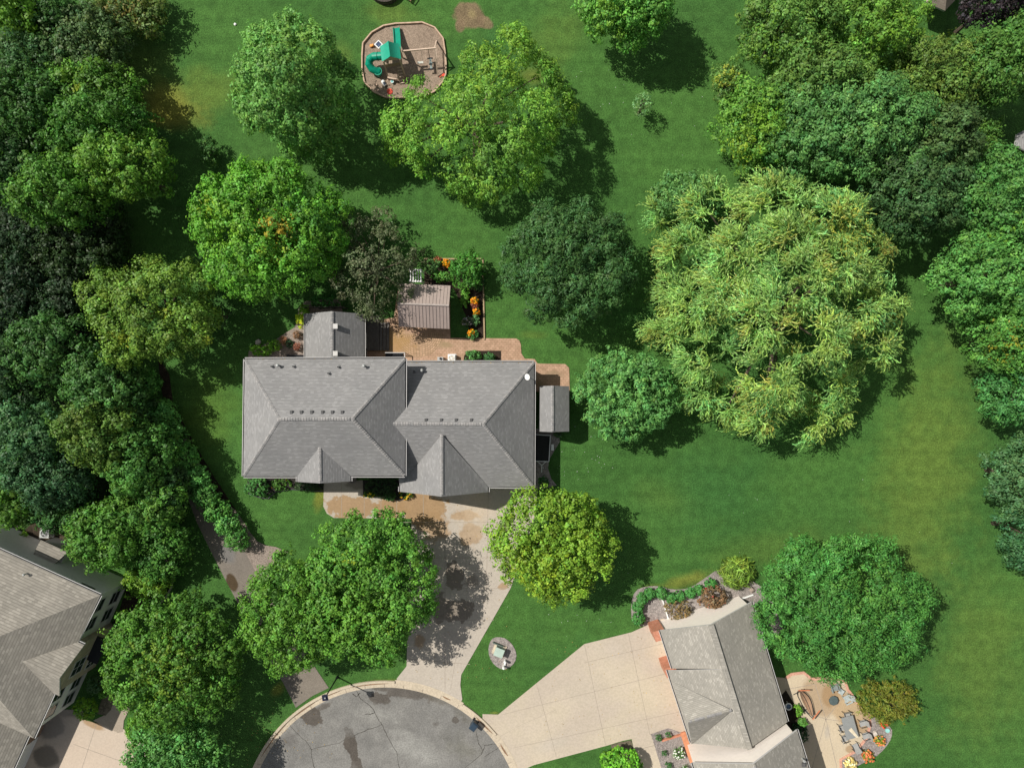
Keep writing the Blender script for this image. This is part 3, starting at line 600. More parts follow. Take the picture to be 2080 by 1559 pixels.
# ---- main house
ZA, ZB = 6.1, 3.6
H1 = thing('house', 'large central house with grey shingled hip roofs in two blocks above the wet driveway', 'house', P(660, 860))
def q3(l): return [P(*p) for p in l]
aNW, aNE, aSE, aSW = q3([(497, 729, ZA), (823, 728, ZA), (822, 966, ZA), (494, 967, ZA)]); aR0, aR1 = q3([(567, 851, 9.1), (715, 850, 9.1)])
# entrance gable set into the south slope of the west block
g1, g2, gr, ga = q3([(604, 978, 6.1), (712, 977, 6.1), (650, 981, 7.6), (649, 906, 7.62)])
gb1 = P(604, 967, ZA+.02); gb2 = P(712, 967, ZA+.02)
roofA = roof([[aNW, aNE, aR1, aR0], [aNE, aSE, aR1], [aSE, aSW, aR0, aR1], [aSW, aNW, aR0]], H1, GREY, ridges=[(aR0, aR1), (aR0, aNW), (aR0, aSW), (aR1, aNE), (aR1, aSE)])
e_ = Vector((0, 0, .03))
roof([[ga+e_, gb1+e_, g1+e_, gr+e_], [ga+e_, gr+e_, g2+e_, gb2+e_]], H1, GREY, thick=.14, name='entrance_roof', ridges=[(ga+e_, gr+e_)])
bNW, bNE, bSE, bSW = q3([(823, 735, ZB), (1085, 735, ZB), (1084, 989, ZB), (812, 989, ZB)]); bR0, bR1 = q3([(797, 860, 6.8), (981, 861, 6.8)])
# extend the north and south slopes under the west block's eave
bNWx = Vector((bNW.x-1.6, bNW.y, ZB)); bSWx = Vector((bSW.x, bSW.y, ZB))
roofB = roof([[bNWx, bNE, bR1, bR0], [bNE, bSE, bR1], [bSE, bSWx, bR0, bR1]], H1, GREY, ridges=[(bR0, bR1), (bR1, bNE), (bR1, bSE)])
h1, h2, hr, ha = q3([(812, 998, ZB), (991, 999, ZB), (897, 1008, 6.5), (897, 882, 6.52)]); hb1, hb2 = q3([(812, 988, ZB+.02), (992, 988, ZB+.02)])
roof([[ha+e_, hb1+e_, h1+e_, hr+e_], [ha+e_, hr+e_, h2+e_, hb2+e_]], H1, GREY, thick=.14, name='garage_gable_roof', ridges=[(ha+e_, hr+e_)])
def inset(a, b_, c, d, t_): return [(a.x+t_, a.y-t_), (b_.x-t_, b_.y-t_), (c.x-t_, c.y+t_), (d.x+t_, d.y+t_)]
pa = inset(aNW, aNE, aSE, aSW, .45); MB().prism(pa, 0, ZA-.15).build('wall', TANSIDE, H1)
pb = [(aNE.x-.9, bNW.y-.45), (bNE.x-.45, bNE.y-.45), (bSE.x-.45, bSE.y+.45), (h1.x+.5, bSE.y+.45), (h1.x+.5, aSE.y), (aNE.x-.9, aSE.y)]; MB().prism(pb, 0, ZB-.12).build('wall', TANSIDE, H1)
# gable-end walls
def gablebox(e0, e1, r, yb, parent, m, ins=.4):
    mb = MB(); x0, x1, xm, y = e0.x+ins, e1.x-ins, r.x, e0.y+.35; zt = r.z-.25
    F_ = [(x0, y, 0), (x1, y, 0), (x1, y, e0.z-.05), (xm, y, zt), (x0, y, e0.z-.05)]; B_ = [(a, yb, c_) for a, _, c_ in F_]
    mb.face(F_); mb.face(B_[::-1])
    for i in range(5): j = (i+1) % 5; mb.face([F_[j], F_[i], B_[i], B_[j]])
    return mb.build('wall', m, parent)
gablebox(g1, g2, gr, aSW.y+.6, H1, STONE); gablebox(h1, h2, hr, bSE.y+.6, H1, STONE)
for x in (pb[3][0]+1.9, pb[3][0]+5.6): door(H1, (x, h1.y+.35, .05), (1, 0, 0), (0, -1, 0), 3.0, 2.3, WHITE, 'garage_door')
door(H1, ((g1.x+g2.x)/2, g1.y+.35, .1), (1, 0, 0), (0, -1, 0), 1.1, 2.2, simple('dark_door', (.12, .05, .03), .4)); door(H1, (pb[1][0]-2.2, pb[2][1], .05), (1, 0, 0), (0, -1, 0), 2.6, 2.3, WHITE, 'garage_door')
for x in (-24, -21.5, -13.5): window(H1, (x, pa[2][1], 1.7), (1, 0, 0), (0, -1, 0), 1.3, 1.3)
for x in (-24, -20.5, -17): window(H1, (x, pa[2][1], 4.7), (1, 0, 0), (0, -1, 0), 1.2, 1.2)
for x in (-23.5, -20): window(H1, (x, pa[0][1], 4.7), (1, 0, 0), (0, 1, 0), 1.2, 1.2)
for y in (0, -5): window(H1, (pa[0][0], y, 2), (0, 1, 0), (-1, 0, 0), 1.3, 1.3); window(H1, (pa[0][0], y, 4.8), (0, 1, 0), (-1, 0, 0), 1.2, 1.2)
for x in (-7, -3, 0): window(H1, (x, pb[0][1], 1.8), (1, 0, 0), (0, 1, 0), 1.5, 1.4)
gutter([(aNW, aNE, (0, 1)), (aSW, P(604, 967, ZA), (0, -1)), (P(712, 966, ZA), aSE, (0, -1)), (aSW, aNW, (-1, 0)), (aSE, aNE, (1, 0))], H1)
gutter([(bNW+Vector((.15, 0, 0)), bNE, (0, 1)), (bSE, bNE, (1, 0)), (hb2+Vector((.2, 0, 0)), bSE, (0, -1)), (h1, hb1, (-1, 0)), (h2, hb2, (1, 0)), (g1, gb1, (-1, 0)), (g2, gb2, (1, 0))], H1)
# flashing where the roofs meet
mb = MB()
for a, b_ in ((bR0, P(823, 829, 5.9)), (bR0, P(823, 897, 5.4))): mb.beam(a+Vector((0, 0, .03)), b_+Vector((0, 0, .03)), .16, .015)
mb.build('valley_flashing', simple('valley', (.2, .2, .2), .7), H1)
def slopez(px, py, pts):                                     # point of a roof plane under an image point
    a, b_, c = pts; n = (b_-a).cross(c-a); o = Vector((0, 0, CAMZ)); d = P(px, py, 0)-o; s = n.dot(a-o)/n.dot(d); return o+d*s
sA = (aNW, aNE, aR1); sB = (bNE, bNWx, bR1)
def boxvent(px, py, plane, parent=H1, up=(0, 1, 0)):
    c = slopez(px, py, plane); mb = MB(); mb.hexa([c+Vector(q) for q in ((-.11, -.22, -.05), (.11, -.22, -.05), (.11, .2, -.1), (-.11, .2, -.1))], [c+Vector(q) for q in ((-.11, -.22, .03), (.11, -.22, .03), (.11, .2, .13), (-.11, .2, .13))]); mb.build('roof_vent', simple('vent_dark', (.10, .10, .10), .6), parent)
for x in (592, 612, 633, 655, 675, 695): boxvent(x, 838, sA)
for x in (865, 896, 926, 957): boxvent(x, 854, sB)
for x, y in ((553, 744), (597, 744), (688, 745), (668, 758), (842, 754)):
    c = slopez(x, y, sA if x < 823 else sB); mb = MB(); mb.cyl(c+Vector((0, 0, -.1)), c+Vector((0, 0, .32)), .1, .09, 12); mb.cyl(c+Vector((0, 0, -.05)), c+Vector((0, 0, .04)), .2, .14, 12); mb.cyl(c+Vector((0, 0, .321)), c+Vector((0, 0, .33)), .07, .07, 10, 1); mb.build('vent_pipe', [simple('pipe_grey', (.24, .24, .24), .6), DARKTRIM], H1)
for x, y in ((567, 742), (741, 743), (858, 752)):
    c = slopez(x, y, sA if x < 823 else sB); mb = MB(); mb.cyl(c+Vector((0, 0, -.1)), c+Vector((0, 0, .5)), .09, .09, 10); mb.cyl(c+Vector((0, 0, .5)), c+Vector((0, 0, .62)), .17, .08, 10); mb.build('flue', METAL, H1)
c = P(1073, 765, 4.9); mb = MB(); mb.cyl(c+Vector((0, 0, -.8)), c, .03, .03, 6); mb.cyl(c, c+Vector((-.1, -.02, .12)), .05, .3, 14); mb.build('satellite_dish', WHITE, H1)
# sun room on the north side
s_w0, s_w1, s_e0, s_e1, s_r0, s_r1 = q3([(620, 637, 3.0), (620, 727, 3.0), (739, 637, 3.0), (739, 727, 3.0), (674, 632, 4.9), (674, 728, 4.9)])
dn = Vector((0, -.5, 0))
sr = roof([[s_w0, s_w1+dn, s_r1+dn, s_r0], [s_r0, s_r1+dn, s_e1+dn, s_e0]], H1, GREY, name='sunroom_roof', ridges=[(s_r0, s_r1)])
for y in (663, 718):
    c = slopez(683, y, (s_r0, s_e0, s_e1)); mb = MB(); mb.box(c+Vector((0, 0, .16)), (.34, .38, .34)); mb.box(c+Vector((0, 0, .36)), (.44, .48, .06)); mb.build('box_vent', simple('vent_pale', (.5, .49, .47), .6), sr)
MB().prism([(s_w0.x+.35, s_w0.y-.3), (s_e0.x-.3, s_w0.y-.3), (s_e0.x-.3, s_w1.y-.6), (s_w0.x+.35, s_w1.y-.6)], 0, 2.9).build('wall', TANSIDE, H1)
mb = MB(); x0, x1, y, = s_w0.x+.35, s_e0.x-.3, s_w0.y-.3; mb.face([(x1, y, 2.9), (x0, y, 2.9), (s_r0.x, y, 4.6)]); mb.face([(x0, y-.2, 2.9), (x1, y-.2, 2.9), (s_r0.x, y-.2, 4.6)]); mb.build('gable', TANSIDE, H1)
gutter([(s_w0, s_w1, (-1, 0)), (s_e0, s_e1, (1, 0))], H1)
xe = s_e0.x-.3
door(H1, (xe, P(0, 690, 2).y, .6), (0, 1, 0), (1, 0, 0), 1.6, 2.1); window(H1, (xe, P(0, 672, 2).y, 1.7), (0, 1, 0), (1, 0, 0), 1.2, 1.3); window(H1, (xe, P(0, 650, 2).y, 1.7), (0, 1, 0), (1, 0, 0), 1.0, 1.3)
for x in (s_w0.x+1.6, s_w0.x+4): window(H1, (x, s_w0.y-.3, 1.7), (1, 0, 0), (0, 1, 0), 1.3, 1.4)
# lean-to shed on the east side
SH = thing('garden_shed', 'small shed with a grey gabled shingle roof against the east wall of the central house', 'shed', P(1125, 835))
a0, a1, b0, b1, r0, r1 = q3([(1096, 784, 2.95), (1095, 876, 2.95), (1156, 784, 2.95), (1156, 876, 2.95), (1122, 783, 4.1), (1122, 877, 4.1)])
roof([[a0, a1, r1, r0], [r0, r1, b1, b0]], SH, GREY, ridges=[(r0, r1)], fascia=MATS['capdark'], thick=.12)
mb = MB(); x0, x1, y0, y1 = a0.x+.15, b0.x-.2, a1.y+.2, a0.y-.2
F_ = [(x0, y0, 0), (x1, y0, 0), (x1, y0, 2.85), (r0.x, y0, 3.9), (x0, y0, 2.85)]; B_ = [(a, y1, c_) for a, _, c_ in F_]; mb.face(F_); mb.face(B_[::-1])
for i in range(5): j = (i+1) % 5; mb.face([F_[j], F_[i], B_[i], B_[j]])
mb.build('wall', TANSIDE, SH); door(SH, ((x0+x1)/2, y1, .05), (1, 0, 0), (0, 1, 0), 1.2, 2.1)
# deck and stair rail behind the house
DK_ = thing('deck', 'dark weathered deck with steps beside the sun room door', 'deck', P(765, 682))
mb = MB(); x0, x1, y0, y1 = P(747, 0).x, P(772, 0).x, P(0, 712).y, P(0, 655).y
for k in range(11): xx = x0+(x1-x0)*(k+.5)/11; mb.beam((xx, y0, .55), (xx, y1+.6, .55), (x1-x0)/11-.02, .05)
mb.build('deck_boards', GREYWOOD, DK_)
for k in range(3): MB().box((x1+.17+.32*k, (y0+y1)/2, .4-.14*k), (.3, y1-y0, .05)).build('step', GREYWOOD, DK_)
MB().box(((x0+x1)/2, (y0+y1)/2, .25), (x1-x0-.1, y1-y0, .5)).build('frame', BLACK, DK_)
RL = thing('stair_railing', 'white railing round the dark basement stairwell behind the central house', 'railing', P(800, 720))
mb = MB(); p, q, r = P(782, 716, .95), P(822, 716, .95), P(822, 730, .95); mb.beam(p, q, .07, .06); mb.beam(q, r, .07, .06); mb.build('handrail', TRIM, RL)
for k in range(9):
    a = p+(q-p)*k/8; MB().beam((a.x, a.y, .05), (a.x, a.y, .92), .04, .04, up=(0, 1, 0)).build('baluster', BLACK, RL)
MB().face([P(783, 717)+Vector((0, 0, .066)), P(783, 740)+Vector((0, 0, .066)), P(820, 740)+Vector((0, 0, .066)), P(820, 717)+Vector((0, 0, .066))]).build('well_cover', BLACK, RL)
WW = thing('window_well', 'black window well against the north wall, left of the sun room', 'window well', P(605, 733)); mb = MB(); c = P(602, 732)
mb.box(c+Vector((0, .55, .12)), (2., .06, .3)); mb.box(c+Vector((0, .25, .05)), (1.95, .6, .02)); mb.build('frame', BLACK, WW)
# ---- metal roofed gazebo
GZ = thing('gazebo', 'open gazebo with a brown standing-seam metal gable roof on the clay paver patio', 'gazebo', P(862, 628))
n0, n1, m0, m1, r0, r1 = q3([(811, 575, 2.5), (915, 580, 2.5), (810, 663, 2.5), (913, 668, 2.5), (807, 616, 3.95), (912, 620, 3.95)])
SEAM = simple('brown_metal_roof', (.40, .325, .29), .5, .05, 2, metal=.15, spec=.5)
rf = roof([[n0, n1, r1, r0], [r0, r1, m1, m0]], GZ, SEAM, thick=.07, fascia=simple('gazebo_brown', (.12, .09, .07), .6))
mb = MB()
for k in range(15):
    f = (k+.15)/15; u = Vector((0, 0, .02)); mb.beam(r0.lerp(r1, f)+u, n0.lerp(n1, f)+u, .035, .04); mb.beam(r0.lerp(r1, f)+u, m0.lerp(m1, f)+u, .035, .04)
mb.build('seam', SEAM, rf); MB().beam(r0+Vector((0, 0, .05)), r1+Vector((0, 0, .05)), .16, .05).build('ridge_cap', simple('ridge_metal', (.36, .31, .28), .5), rf)
for a, b_ in ((.08, .1), (.92, .1), (.08, .9), (.92, .9)):
    g = n0.lerp(n1, a).lerp(m0.lerp(m1, a), b_); MB().beam((g.x, g.y, 0), (g.x, g.y, 2.5), .18, .18, up=(0, 1, 0)).build('post', WOOD, GZ)
for b_ in (.1, .9): MB().beam(n0.lerp(m0, b_)+Vector((.3, 0, -.05)), n1.lerp(m1, b_)+Vector((-.1, 0, -.05)), .14, .2).build('header_beam', WOOD, GZ)
# white arbor
AR = thing('arbor', 'white slatted garden arbor behind the gazebo', 'arbor', P(845, 565))
for y in (548, 571): MB().beam(P(831, y, 2.1), P(857, y+.5, 2.1), .1, .12).build('side_rail', WHITE, AR)
for k in range(5): a = P(834+5.2*k, 546, 2.2); b_ = P(834+5.2*k, 573, 2.2); MB().beam(a, b_, .09, .06).build('slat', WHITE, AR)
for x in (832, 856):
    for y in (549, 570):
        a = P(x, y, 2.05); MB().beam((a.x, a.y, 0), a, .09, .09, up=(0, 1, 0)).build('post', WHITE, AR)
# ---- right-hand house
H3 = thing('house', 'pale-sided house with taupe shingle gables and red brick garage piers, bottom right', 'house', P(1460, 1380))
Z3 = 3.0
wN, rN, eN = q3([(1341, 1280, Z3), (1444, 1268, 5.15), (1527, 1222, Z3)]); wS, rS, eS = q3([(1404, 1508, Z3), (1522, 1520, 5.15), (1600, 1465, Z3)])
wM1 = P(1366, 1357, Z3); rM = rN.lerp(rS, .355); up = Vector((0, 0, .14)); wM2 = P(1356, 1360, Z3)
r3 = roof([[wN, rN, rM, wM1], [rN, eN, eS, rS, rM]], H3, TAUPE)
MB().beam(rN+Vector((0, 0, .05)), rS+Vector((0, 0, .05)), .5, .1).build('ridge_vent', [TAUPE], r3)
roof([[wM2+up, rM+up, rS+up*.4, wS+up*.4]], H3, TAUPE, thick=.16)
V1, V2, Rr_, Fr = q3([(1362, 1380, Z3), (1404, 1509, Z3), (1485, 1440, 5.1), (1396, 1464, 5.0)])
roof([[V1+up*1.2, Rr_+up*1.3, Fr+up*1.3], [Rr_+up*1.3, V2+up*1.2, Fr+up*1.3]], H3, TAUPE, thick=.14, ridges=[(Rr_+up*1.3, Fr+up*1.3)])
ax = (rS-rN); ax.z = 0; ax.normalize(); ex = Vector((-ax.y, ax.x, 0))      # ax: along the ridge (south), ex: towards east
if ex.x < 0: ex = -ex
def at3(o, a, b_, z=0): p = o+ax*a+ex*b_; return Vector((p.x, p.y, z))
mb = MB(); gN = [at3(wN, .25, .35), at3(eN, .25, -.35)]; gS = [at3(wS, .0, .35), at3(eS, .0, -.35)]; mN = at3(rN, .25, 0); mS = at3(rS, 0, 0)
def zset(p, z): return Vector((p.x, p.y, z))
mb.face([zset(gN[1], 0), zset(gN[0], 0), zset(gN[0], 2.98), zset(mN, 4.9), zset(gN[1], 2.98)]); mb.face([zset(gN[0], 0), zset(gS[0], 0), zset(gS[0], 2.9), zset(gN[0], 2.9)], 1); mb.face([zset(gS[1], 0), zset(gN[1], 0), zset(gN[1], 2.9), zset(gS[1], 2.9)])
mb.build('wall', [SIDING, BRICK], H3)
for a, wd in ((.42, 1.0), (4.15, .9), (5.3, .2)):
    if wd < .5: continue
    p = at3(wN, a+.1, -.15); MB().box((p.x, p.y, 1.4), (1.1, wd, 2.8), rot=math.atan2(ex.y, ex.x)).build('brick_pier', BRICK, H3)
def doors3(a, wd): door(H3, at3(wN, a, .33, .05), ax, -ex, wd, 2.3, WHITE, 'garage_door')
doors3(2.2, 2.6); doors3(6.5, 2.8); doors3(9.8, 2.6)
gutter([(wN, wM1, -ex), (wM2, wS, -ex), (eN, eS, ex)], H3)
for a, b_ in (((1345, 1216), (1361, 1268)), ((1504, 1216), (1530, 1207))): MB().beam(P(*a, .1), P(*b_, .14), .13, .12).build('downspout', WHITE, H3)
# taller south wing
w2, r2, e2 = q3([(1407, 1549, 4.5), (1530, 1551, 7.3), (1619, 1482, 4.5)]); Ls = 9.0
r4 = roof([[w2, r2, r2+ax*Ls, w2+ax*Ls], [r2, e2, e2+ax*Ls, r2+ax*Ls]], H3, TAUPE, ridges=[(r2, r2+ax*5)], name='south_wing_roof', capw=.2)
mb = MB(); q0, q1, qm = at3(w2, .25, .35), at3(e2, .25, -.35), at3(r2, .25, 0)
mb.face([zset(q1, 0), zset(q0, 0), zset(q0, 4.45), zset(qm, 7.0), zset(q1, 4.45)]); mb.face([zset(q0, 0), zset(q0+ax*Ls, 0), zset(q0+ax*Ls, 4.4), zset(q0, 4.4)]); mb.face([zset(q1+ax*Ls, 0), zset(q1, 0), zset(q1, 4.4), zset(q1+ax*Ls, 4.4)])
mb.build('wall', SIDING, H3); gutter([(e2, e2+ax*Ls, ex), (w2, w2+ax*Ls, -ex)], H3)
sE = (r2, e2, e2+ax*Ls)
c = slopez(1629, 1539, sE); mb = MB(); mb.cyl(c, c+Vector((0, 0, .5)), .08, .08, 10); mb.cyl(c+Vector((0, 0, .5)), c+Vector((0, 0, .6)), .14, .1, 10); mb.build('flue', METAL, r4)
c = slopez(1631, 1551, sE); MB().box(c+Vector((0, 0, .05)), (.3, .35, .3)).build('roof_vent', MATS['vent_dark'], r4)
# low brick wall at the garage corner
BW = thing('brick_wall', 'low red brick planter wall running from the garage corner into the gravel bed', 'wall', P(1385, 1500))
mb = MB(); mb.beam(P(1344, 1503, .15), P(1386, 1490, .15), .16, .3); mb.build('low_run', BRICK, BW)
mb = MB(); mb.beam(P(1388, 1489, .45), P(1407, 1545, .45), .42, .9); mb.build('tall_run', BRICK, BW); MB().beam(P(1387, 1487, .93), P(1407, 1547, .93), .55, .06).build('coping', simple('brick_coping', (.55, .23, .12), .7), BW)
# ---- left-hand two-storey house
H2 = thing('house', 'two-storey house with tan shingle hip roof and rows of dark windows, bottom left', 'house', P(120, 1290))
E0 = P(262, 1178); dS = (P(151, 1423)-E0).normalized(); dE = Vector((-dS.y, dS.x, 0))
if dE.x < 0: dE = -dE
def at2(u, e, z=0.): p = E0+dS*u+dE*e; return Vector((p.x, p.y, z))
ZE = 5.5; WL = 26.
def slab2(u0, u1, e0, e1, z0, z1, m, name='wall', par=H2): return MB().prism([at2(u0, e0), at2(u1, e0), at2(u1, e1), at2(u0, e1)], z0, z1).build(name, m, par)
slab2(0, 13.6, -WL, 0, 0, 5.35, SIDG := simple('grey_stucco', (.66, .64, .62), .85, .04))
slab2(4.7, 9.4, -.5, .5, 0, 5.35, STONE); slab2(13.6, 24, -WL, -1.8, 0, 3.1, SIDG)
ap = at2(7.2, -7.2, 9.6)
ne, se, nw, sw = at2(-.35, .3, ZE), at2(14.4, .1, ZE), at2(-.35, -WL, ZE), at2(14.4, -WL, ZE); ap2 = at2(7.2, -WL, 9.6)
r5 = roof([[ne, se, ap], [ne, ap, ap2, nw], [se, sw, ap2, ap]], H2, TAN, ridges=[(ap, ap2)], capw=.2)
ga0, ga1, gaR, gaP = at2(4.5, .85, ZE), at2(9.8, .7, ZE), at2(7.15, .75, 7.2), at2(7.15, -3.9, 7.22)
gb0, gb1_ = at2(4.5, .1, ZE), at2(9.8, .1, ZE); lift = Vector((0, 0, .03))
roof([[gb0+lift, ga0+lift, gaR+lift, gaP+lift], [gaP+lift, gaR+lift, ga1+lift, gb1_+lift]], H2, TAN, name='entrance_roof', thick=.15)
MB().face([at2(4.8, .5, 5.3), at2(9.3, .5, 5.3), at2(7.1, .5, 6.8)]).build('gable', STONE, H2)
gr0, gr1, gr2, gr3 = at2(13.65, -1.4, 3.25), at2(24, -1.4, 3.25), at2(24, -8, 6.6), at2(13.65, -8, 6.6)
roof([[gr0, gr1, gr2, gr3], [gr3, gr2, at2(24, -14.6, 3.25), at2(13.65, -14.6, 3.25)]], H2, TAN, name='garage_roof')
gutter([(nw, ne, -dS), (ne, gb0, dE), (gb1_, se, dE), (gb0, ga0, -dS), (gr0, gr1, dE)], H2)
for u in (1.35, 3.25):
    for z in (1.55, 4.15): window(H2, at2(u, .0, z), dS, dE, 1.35, 1.5, grid=0)
for u in (10.6, 12.4):
    for z in (1.55, 4.15): window(H2, at2(u, 0, z), dS, dE, 1.3, 1.5, grid=0)
window(H2, at2(7.6, .5, 3.9), dS, dE, 1.7, 1.7); door(H2, at2(6.2, .5, .1), dS, dE, 1.1, 2.2, MATS['dark_door']); window(H2, at2(8.2, .5, 1.5), dS, dE, 1.0, 1.5)
window(H2, at2(0, -1.6, 4.6), dE, -dS, 1.3, .7, grid=0, frame=BLACK); window(H2, at2(0, -15, 4), dE, -dS, 1.3, 1.3)
door(H2, at2(16.4, -1.8, .05), dS, dE, 3.4, 2.4, simple('brown_door', (.22, .14, .10), .6), 'garage_door')
# porch column and bay with its own shingled cap
MB().cyl(at2(5.3, 1.4, 0), at2(5.3, 1.4, 2.6), .14, .12, 12).build('porch_column', TRIM, H2); slab2(4.9, 7.4, .45, 1.6, 2.6, 2.75, BLACK, 'porch_roof')
slab2(-1.0, 0, -8.5, -5.8, 0, 2.3, SIDG, 'bay')
b0, b1, b2, b3 = at2(-1.2, -8.6, 2.35), at2(-1.2, -5.7, 2.35), at2(0, -6.0, 3.1), at2(0, -8.3, 3.1)
roof([[b0, b1, b2, b3]], H2, TAN, name='bay_roof', thick=.12, fascia=DARKTRIM)
c = slopez(55, 1164, (ne, ap, nw)); mb = MB(); mb.cyl(c, c+Vector((0, 0, .45)), .07, .07, 8); mb.cyl(c+Vector((0, 0, .45)), c+Vector((0, 0, .55)), .13, .08, 8); mb.build('flue', METAL, H2)
# ---- roofs of the far houses at the frame edge
H4 = thing('house', 'tan roof corner peeping between the trees at the top right', 'house', P(1915, -30))
a, b_, c, d = q3([(1868, -60, 3.0), (1872, 8, 3.0), (1917, 18, 3.0), (1990, 10, 3.0)]); e1, e2_ = P(1925, -22, 4.6), P(1925, -90, 4.6); f = P(1960, -90, 3.0)
roof([[P(1868, -90, 3), P(1880, 5, 3), e1, e2_], [P(1880, 5, 3), P(1920, 22, 3), e1], [P(1920, 22, 3), P(1960, -20, 3), P(1960, -90, 3), e2_, e1]], H4, shingle('brown_shingles', (.42, .35, .29), (.46, .39, .33), (.3, .25, .2), .2, .4, .3))
MB().prism([P(1872, -90), P(1882, 0), P(1918, 12), P(1955, -20), P(1955, -90)], 0, 2.9).build('wall', TANSIDE, H4)
H5 = thing('house', 'grey roof edge among the trees at the right border', 'house', P(2120, 280))
roof([[P(2066, 272, 3), P(2062, 296, 3), P(2140, 330, 4.5), P(2140, 280, 4.5)], [P(2066, 272, 3), P(2140, 280, 4.5), P(2150, 230, 3)]], H5, GREY); MB().prism([P(2075, 275), P(2072, 296), P(2150, 320), P(2150, 250)], 0, 2.8).build('wall', TANSIDE, H5)
# ================================================================== OBJECTS
def ac(name, label, px, py, rot, s=.78, m=None, fan=DARKTRIM):
    t_ = thing(name, label, 'air conditioner', P(px, py, .8)*1.0); t_.location.z = 0
    o = t_.location.copy(); mb = MB(); mb.box(o+Vector((0, 0, .42)), (s, s, .78), rot=rot); mb.box(o+Vector((0, 0, .045)), (s+.15, s+.15, .09), rot=rot)
    mb.build('cabinet', m or METAL, t_)
    mb = MB(); mb.cyl(o+Vector((0, 0, .80)), o+Vector((0, 0, .822)), s*.4, s*.4, 20); f = mb.build('fan_grille', fan, t_)
    mb = MB(); mb.ring(o, s*.42, s*.37, .82, .85, 20); mb.ring(o, s*.24, s*.2, .823, .835, 16); mb.cyl(o+Vector((0, 0, .823)), o+Vector((0, 0, .85)), s*.13, s*.12, 12)
    for k in range(4): a = k*math.pi/2+.4; mb.beam(o+Vector((0, 0, .838)), o+Vector((math.cos(a)*s*.4, math.sin(a)*s*.4, .838)), .05, .015)
    mb.build('fan_blades', m or METAL, f); return t_
ac('air_conditioner', 'white air conditioner on the clay pavers, by the north wall', 917, 727, 0, .72, WHITE, simple('beige_grille', (.45, .4, .3), .6))
ac('air_conditioner', 'grey air conditioner with a black fan beside the bottom left house', 90, 1083, R(-3), .9)
EB = thing('electric_meter', 'small grey meter box on the north wall, left of the white air conditioner', 'meter box', P(896, 731)); o = EB.location; mb = MB(); mb.box(o+Vector((0, .1, .5)), (.55, .35, .9)); mb.build('cabinet', METAL, EB); MB().cyl(o+Vector((.05, .1, .95)), o+Vector((.05, .1, 1.05)), .13, .12, 12).build('dial', DARKTRIM, EB)
# utility trailer
TT = thing('utility_trailer', 'white-framed utility trailer with a dark bed parked against the east wall', 'trailer', P(1102, 910))
zt = .75; a, b_, c, d = q3([(1087, 882, zt), (1118, 884, zt), (1115, 937, zt), (1086, 936, zt)])
for p, q in ((a, b_), (b_, c), (c, d), (d, a)): MB().beam(p, q, .07, .08).build('top_rail', WHITE, TT)
for p, q in ((a, b_), (b_, c), (c, d), (d, a)):
    for f in (0, .33, .66): r_ = p.lerp(q, f); MB().beam((r_.x, r_.y, .4), (r_.x, r_.y, zt), .05, .05, up=(0, 1, 0)).build('stake', WHITE, TT)
MB().prism([a, b_, c, d], .34, .42).build('bed', simple('black_bed', (.02, .02, .02), .7), TT)
mb = MB(); m_ = (c+d)/2; tip = Vector((m_.x+.0, m_.y-1.15, .42)); hub = tip+Vector((.02, .72, 0)); mb.beam(c.lerp(d, .15).xyz-Vector((0, 0, .33)), hub, .07, .07); mb.beam(c.lerp(d, .85)-Vector((0, 0, .33)), hub, .07, .07); mb.beam(hub, tip, .08, .08); mb.cyl(hub+Vector((.12, -.2, .1)), hub+Vector((.12, -.2, .7)), .04, .04, 8); mb.build('tongue', WHITE, TT)
MB().box((b_.x+.22, (b_.y+c.y)/2+.1, .62), (.26, .62, .05)).build('fender', WHITE, TT); MB().cyl((b_.x+.12, (b_.y+c.y)/2+.1, .28), (b_.x+.32, (b_.y+c.y)/2+.1, .28), .28, .28, 16).build('wheel', BLACK, TT)
# street lamp
SL = thing('street_lamp', 'black street lamp with a square lantern at the kerb of the turning circle', 'street lamp', P(685.5, 1374)); b0 = SL.location
hd = P(657.5, 1412.5, 4.55); mb = MB(); mb.cyl(b0, b0+Vector((0, 0, 4.25)), .075, .055, 12); mb.cyl(b0, b0+Vector((0, 0, .35)), .14, .11, 12); mb.build('pole', BLACK, SL)
L0 = b0+Vector((0, 0, 4.2)); mb = MB(); mb.hexa([L0+Vector((x*.15, y*.15, 0)) for x, y in ((-1, -1), (1, -1), (1, 1), (-1, 1))], [L0+Vector((x*.24, y*.24, .36)) for x, y in ((-1, -1), (1, -1), (1, 1), (-1, 1))]); mb.box(L0+Vector((0, 0, .40)), (.56, .56, .06), rot=.15); mb.box(L0+Vector((0, 0, .48)), (.3, .3, .1), rot=.15); mb.build('lantern', simple('lamp_black', (.02, .022, .045), .35), SL)
MB().box(L0+Vector((.02, .03, .54)), (.12, .12, .02)).build('photocell', METAL, SL)
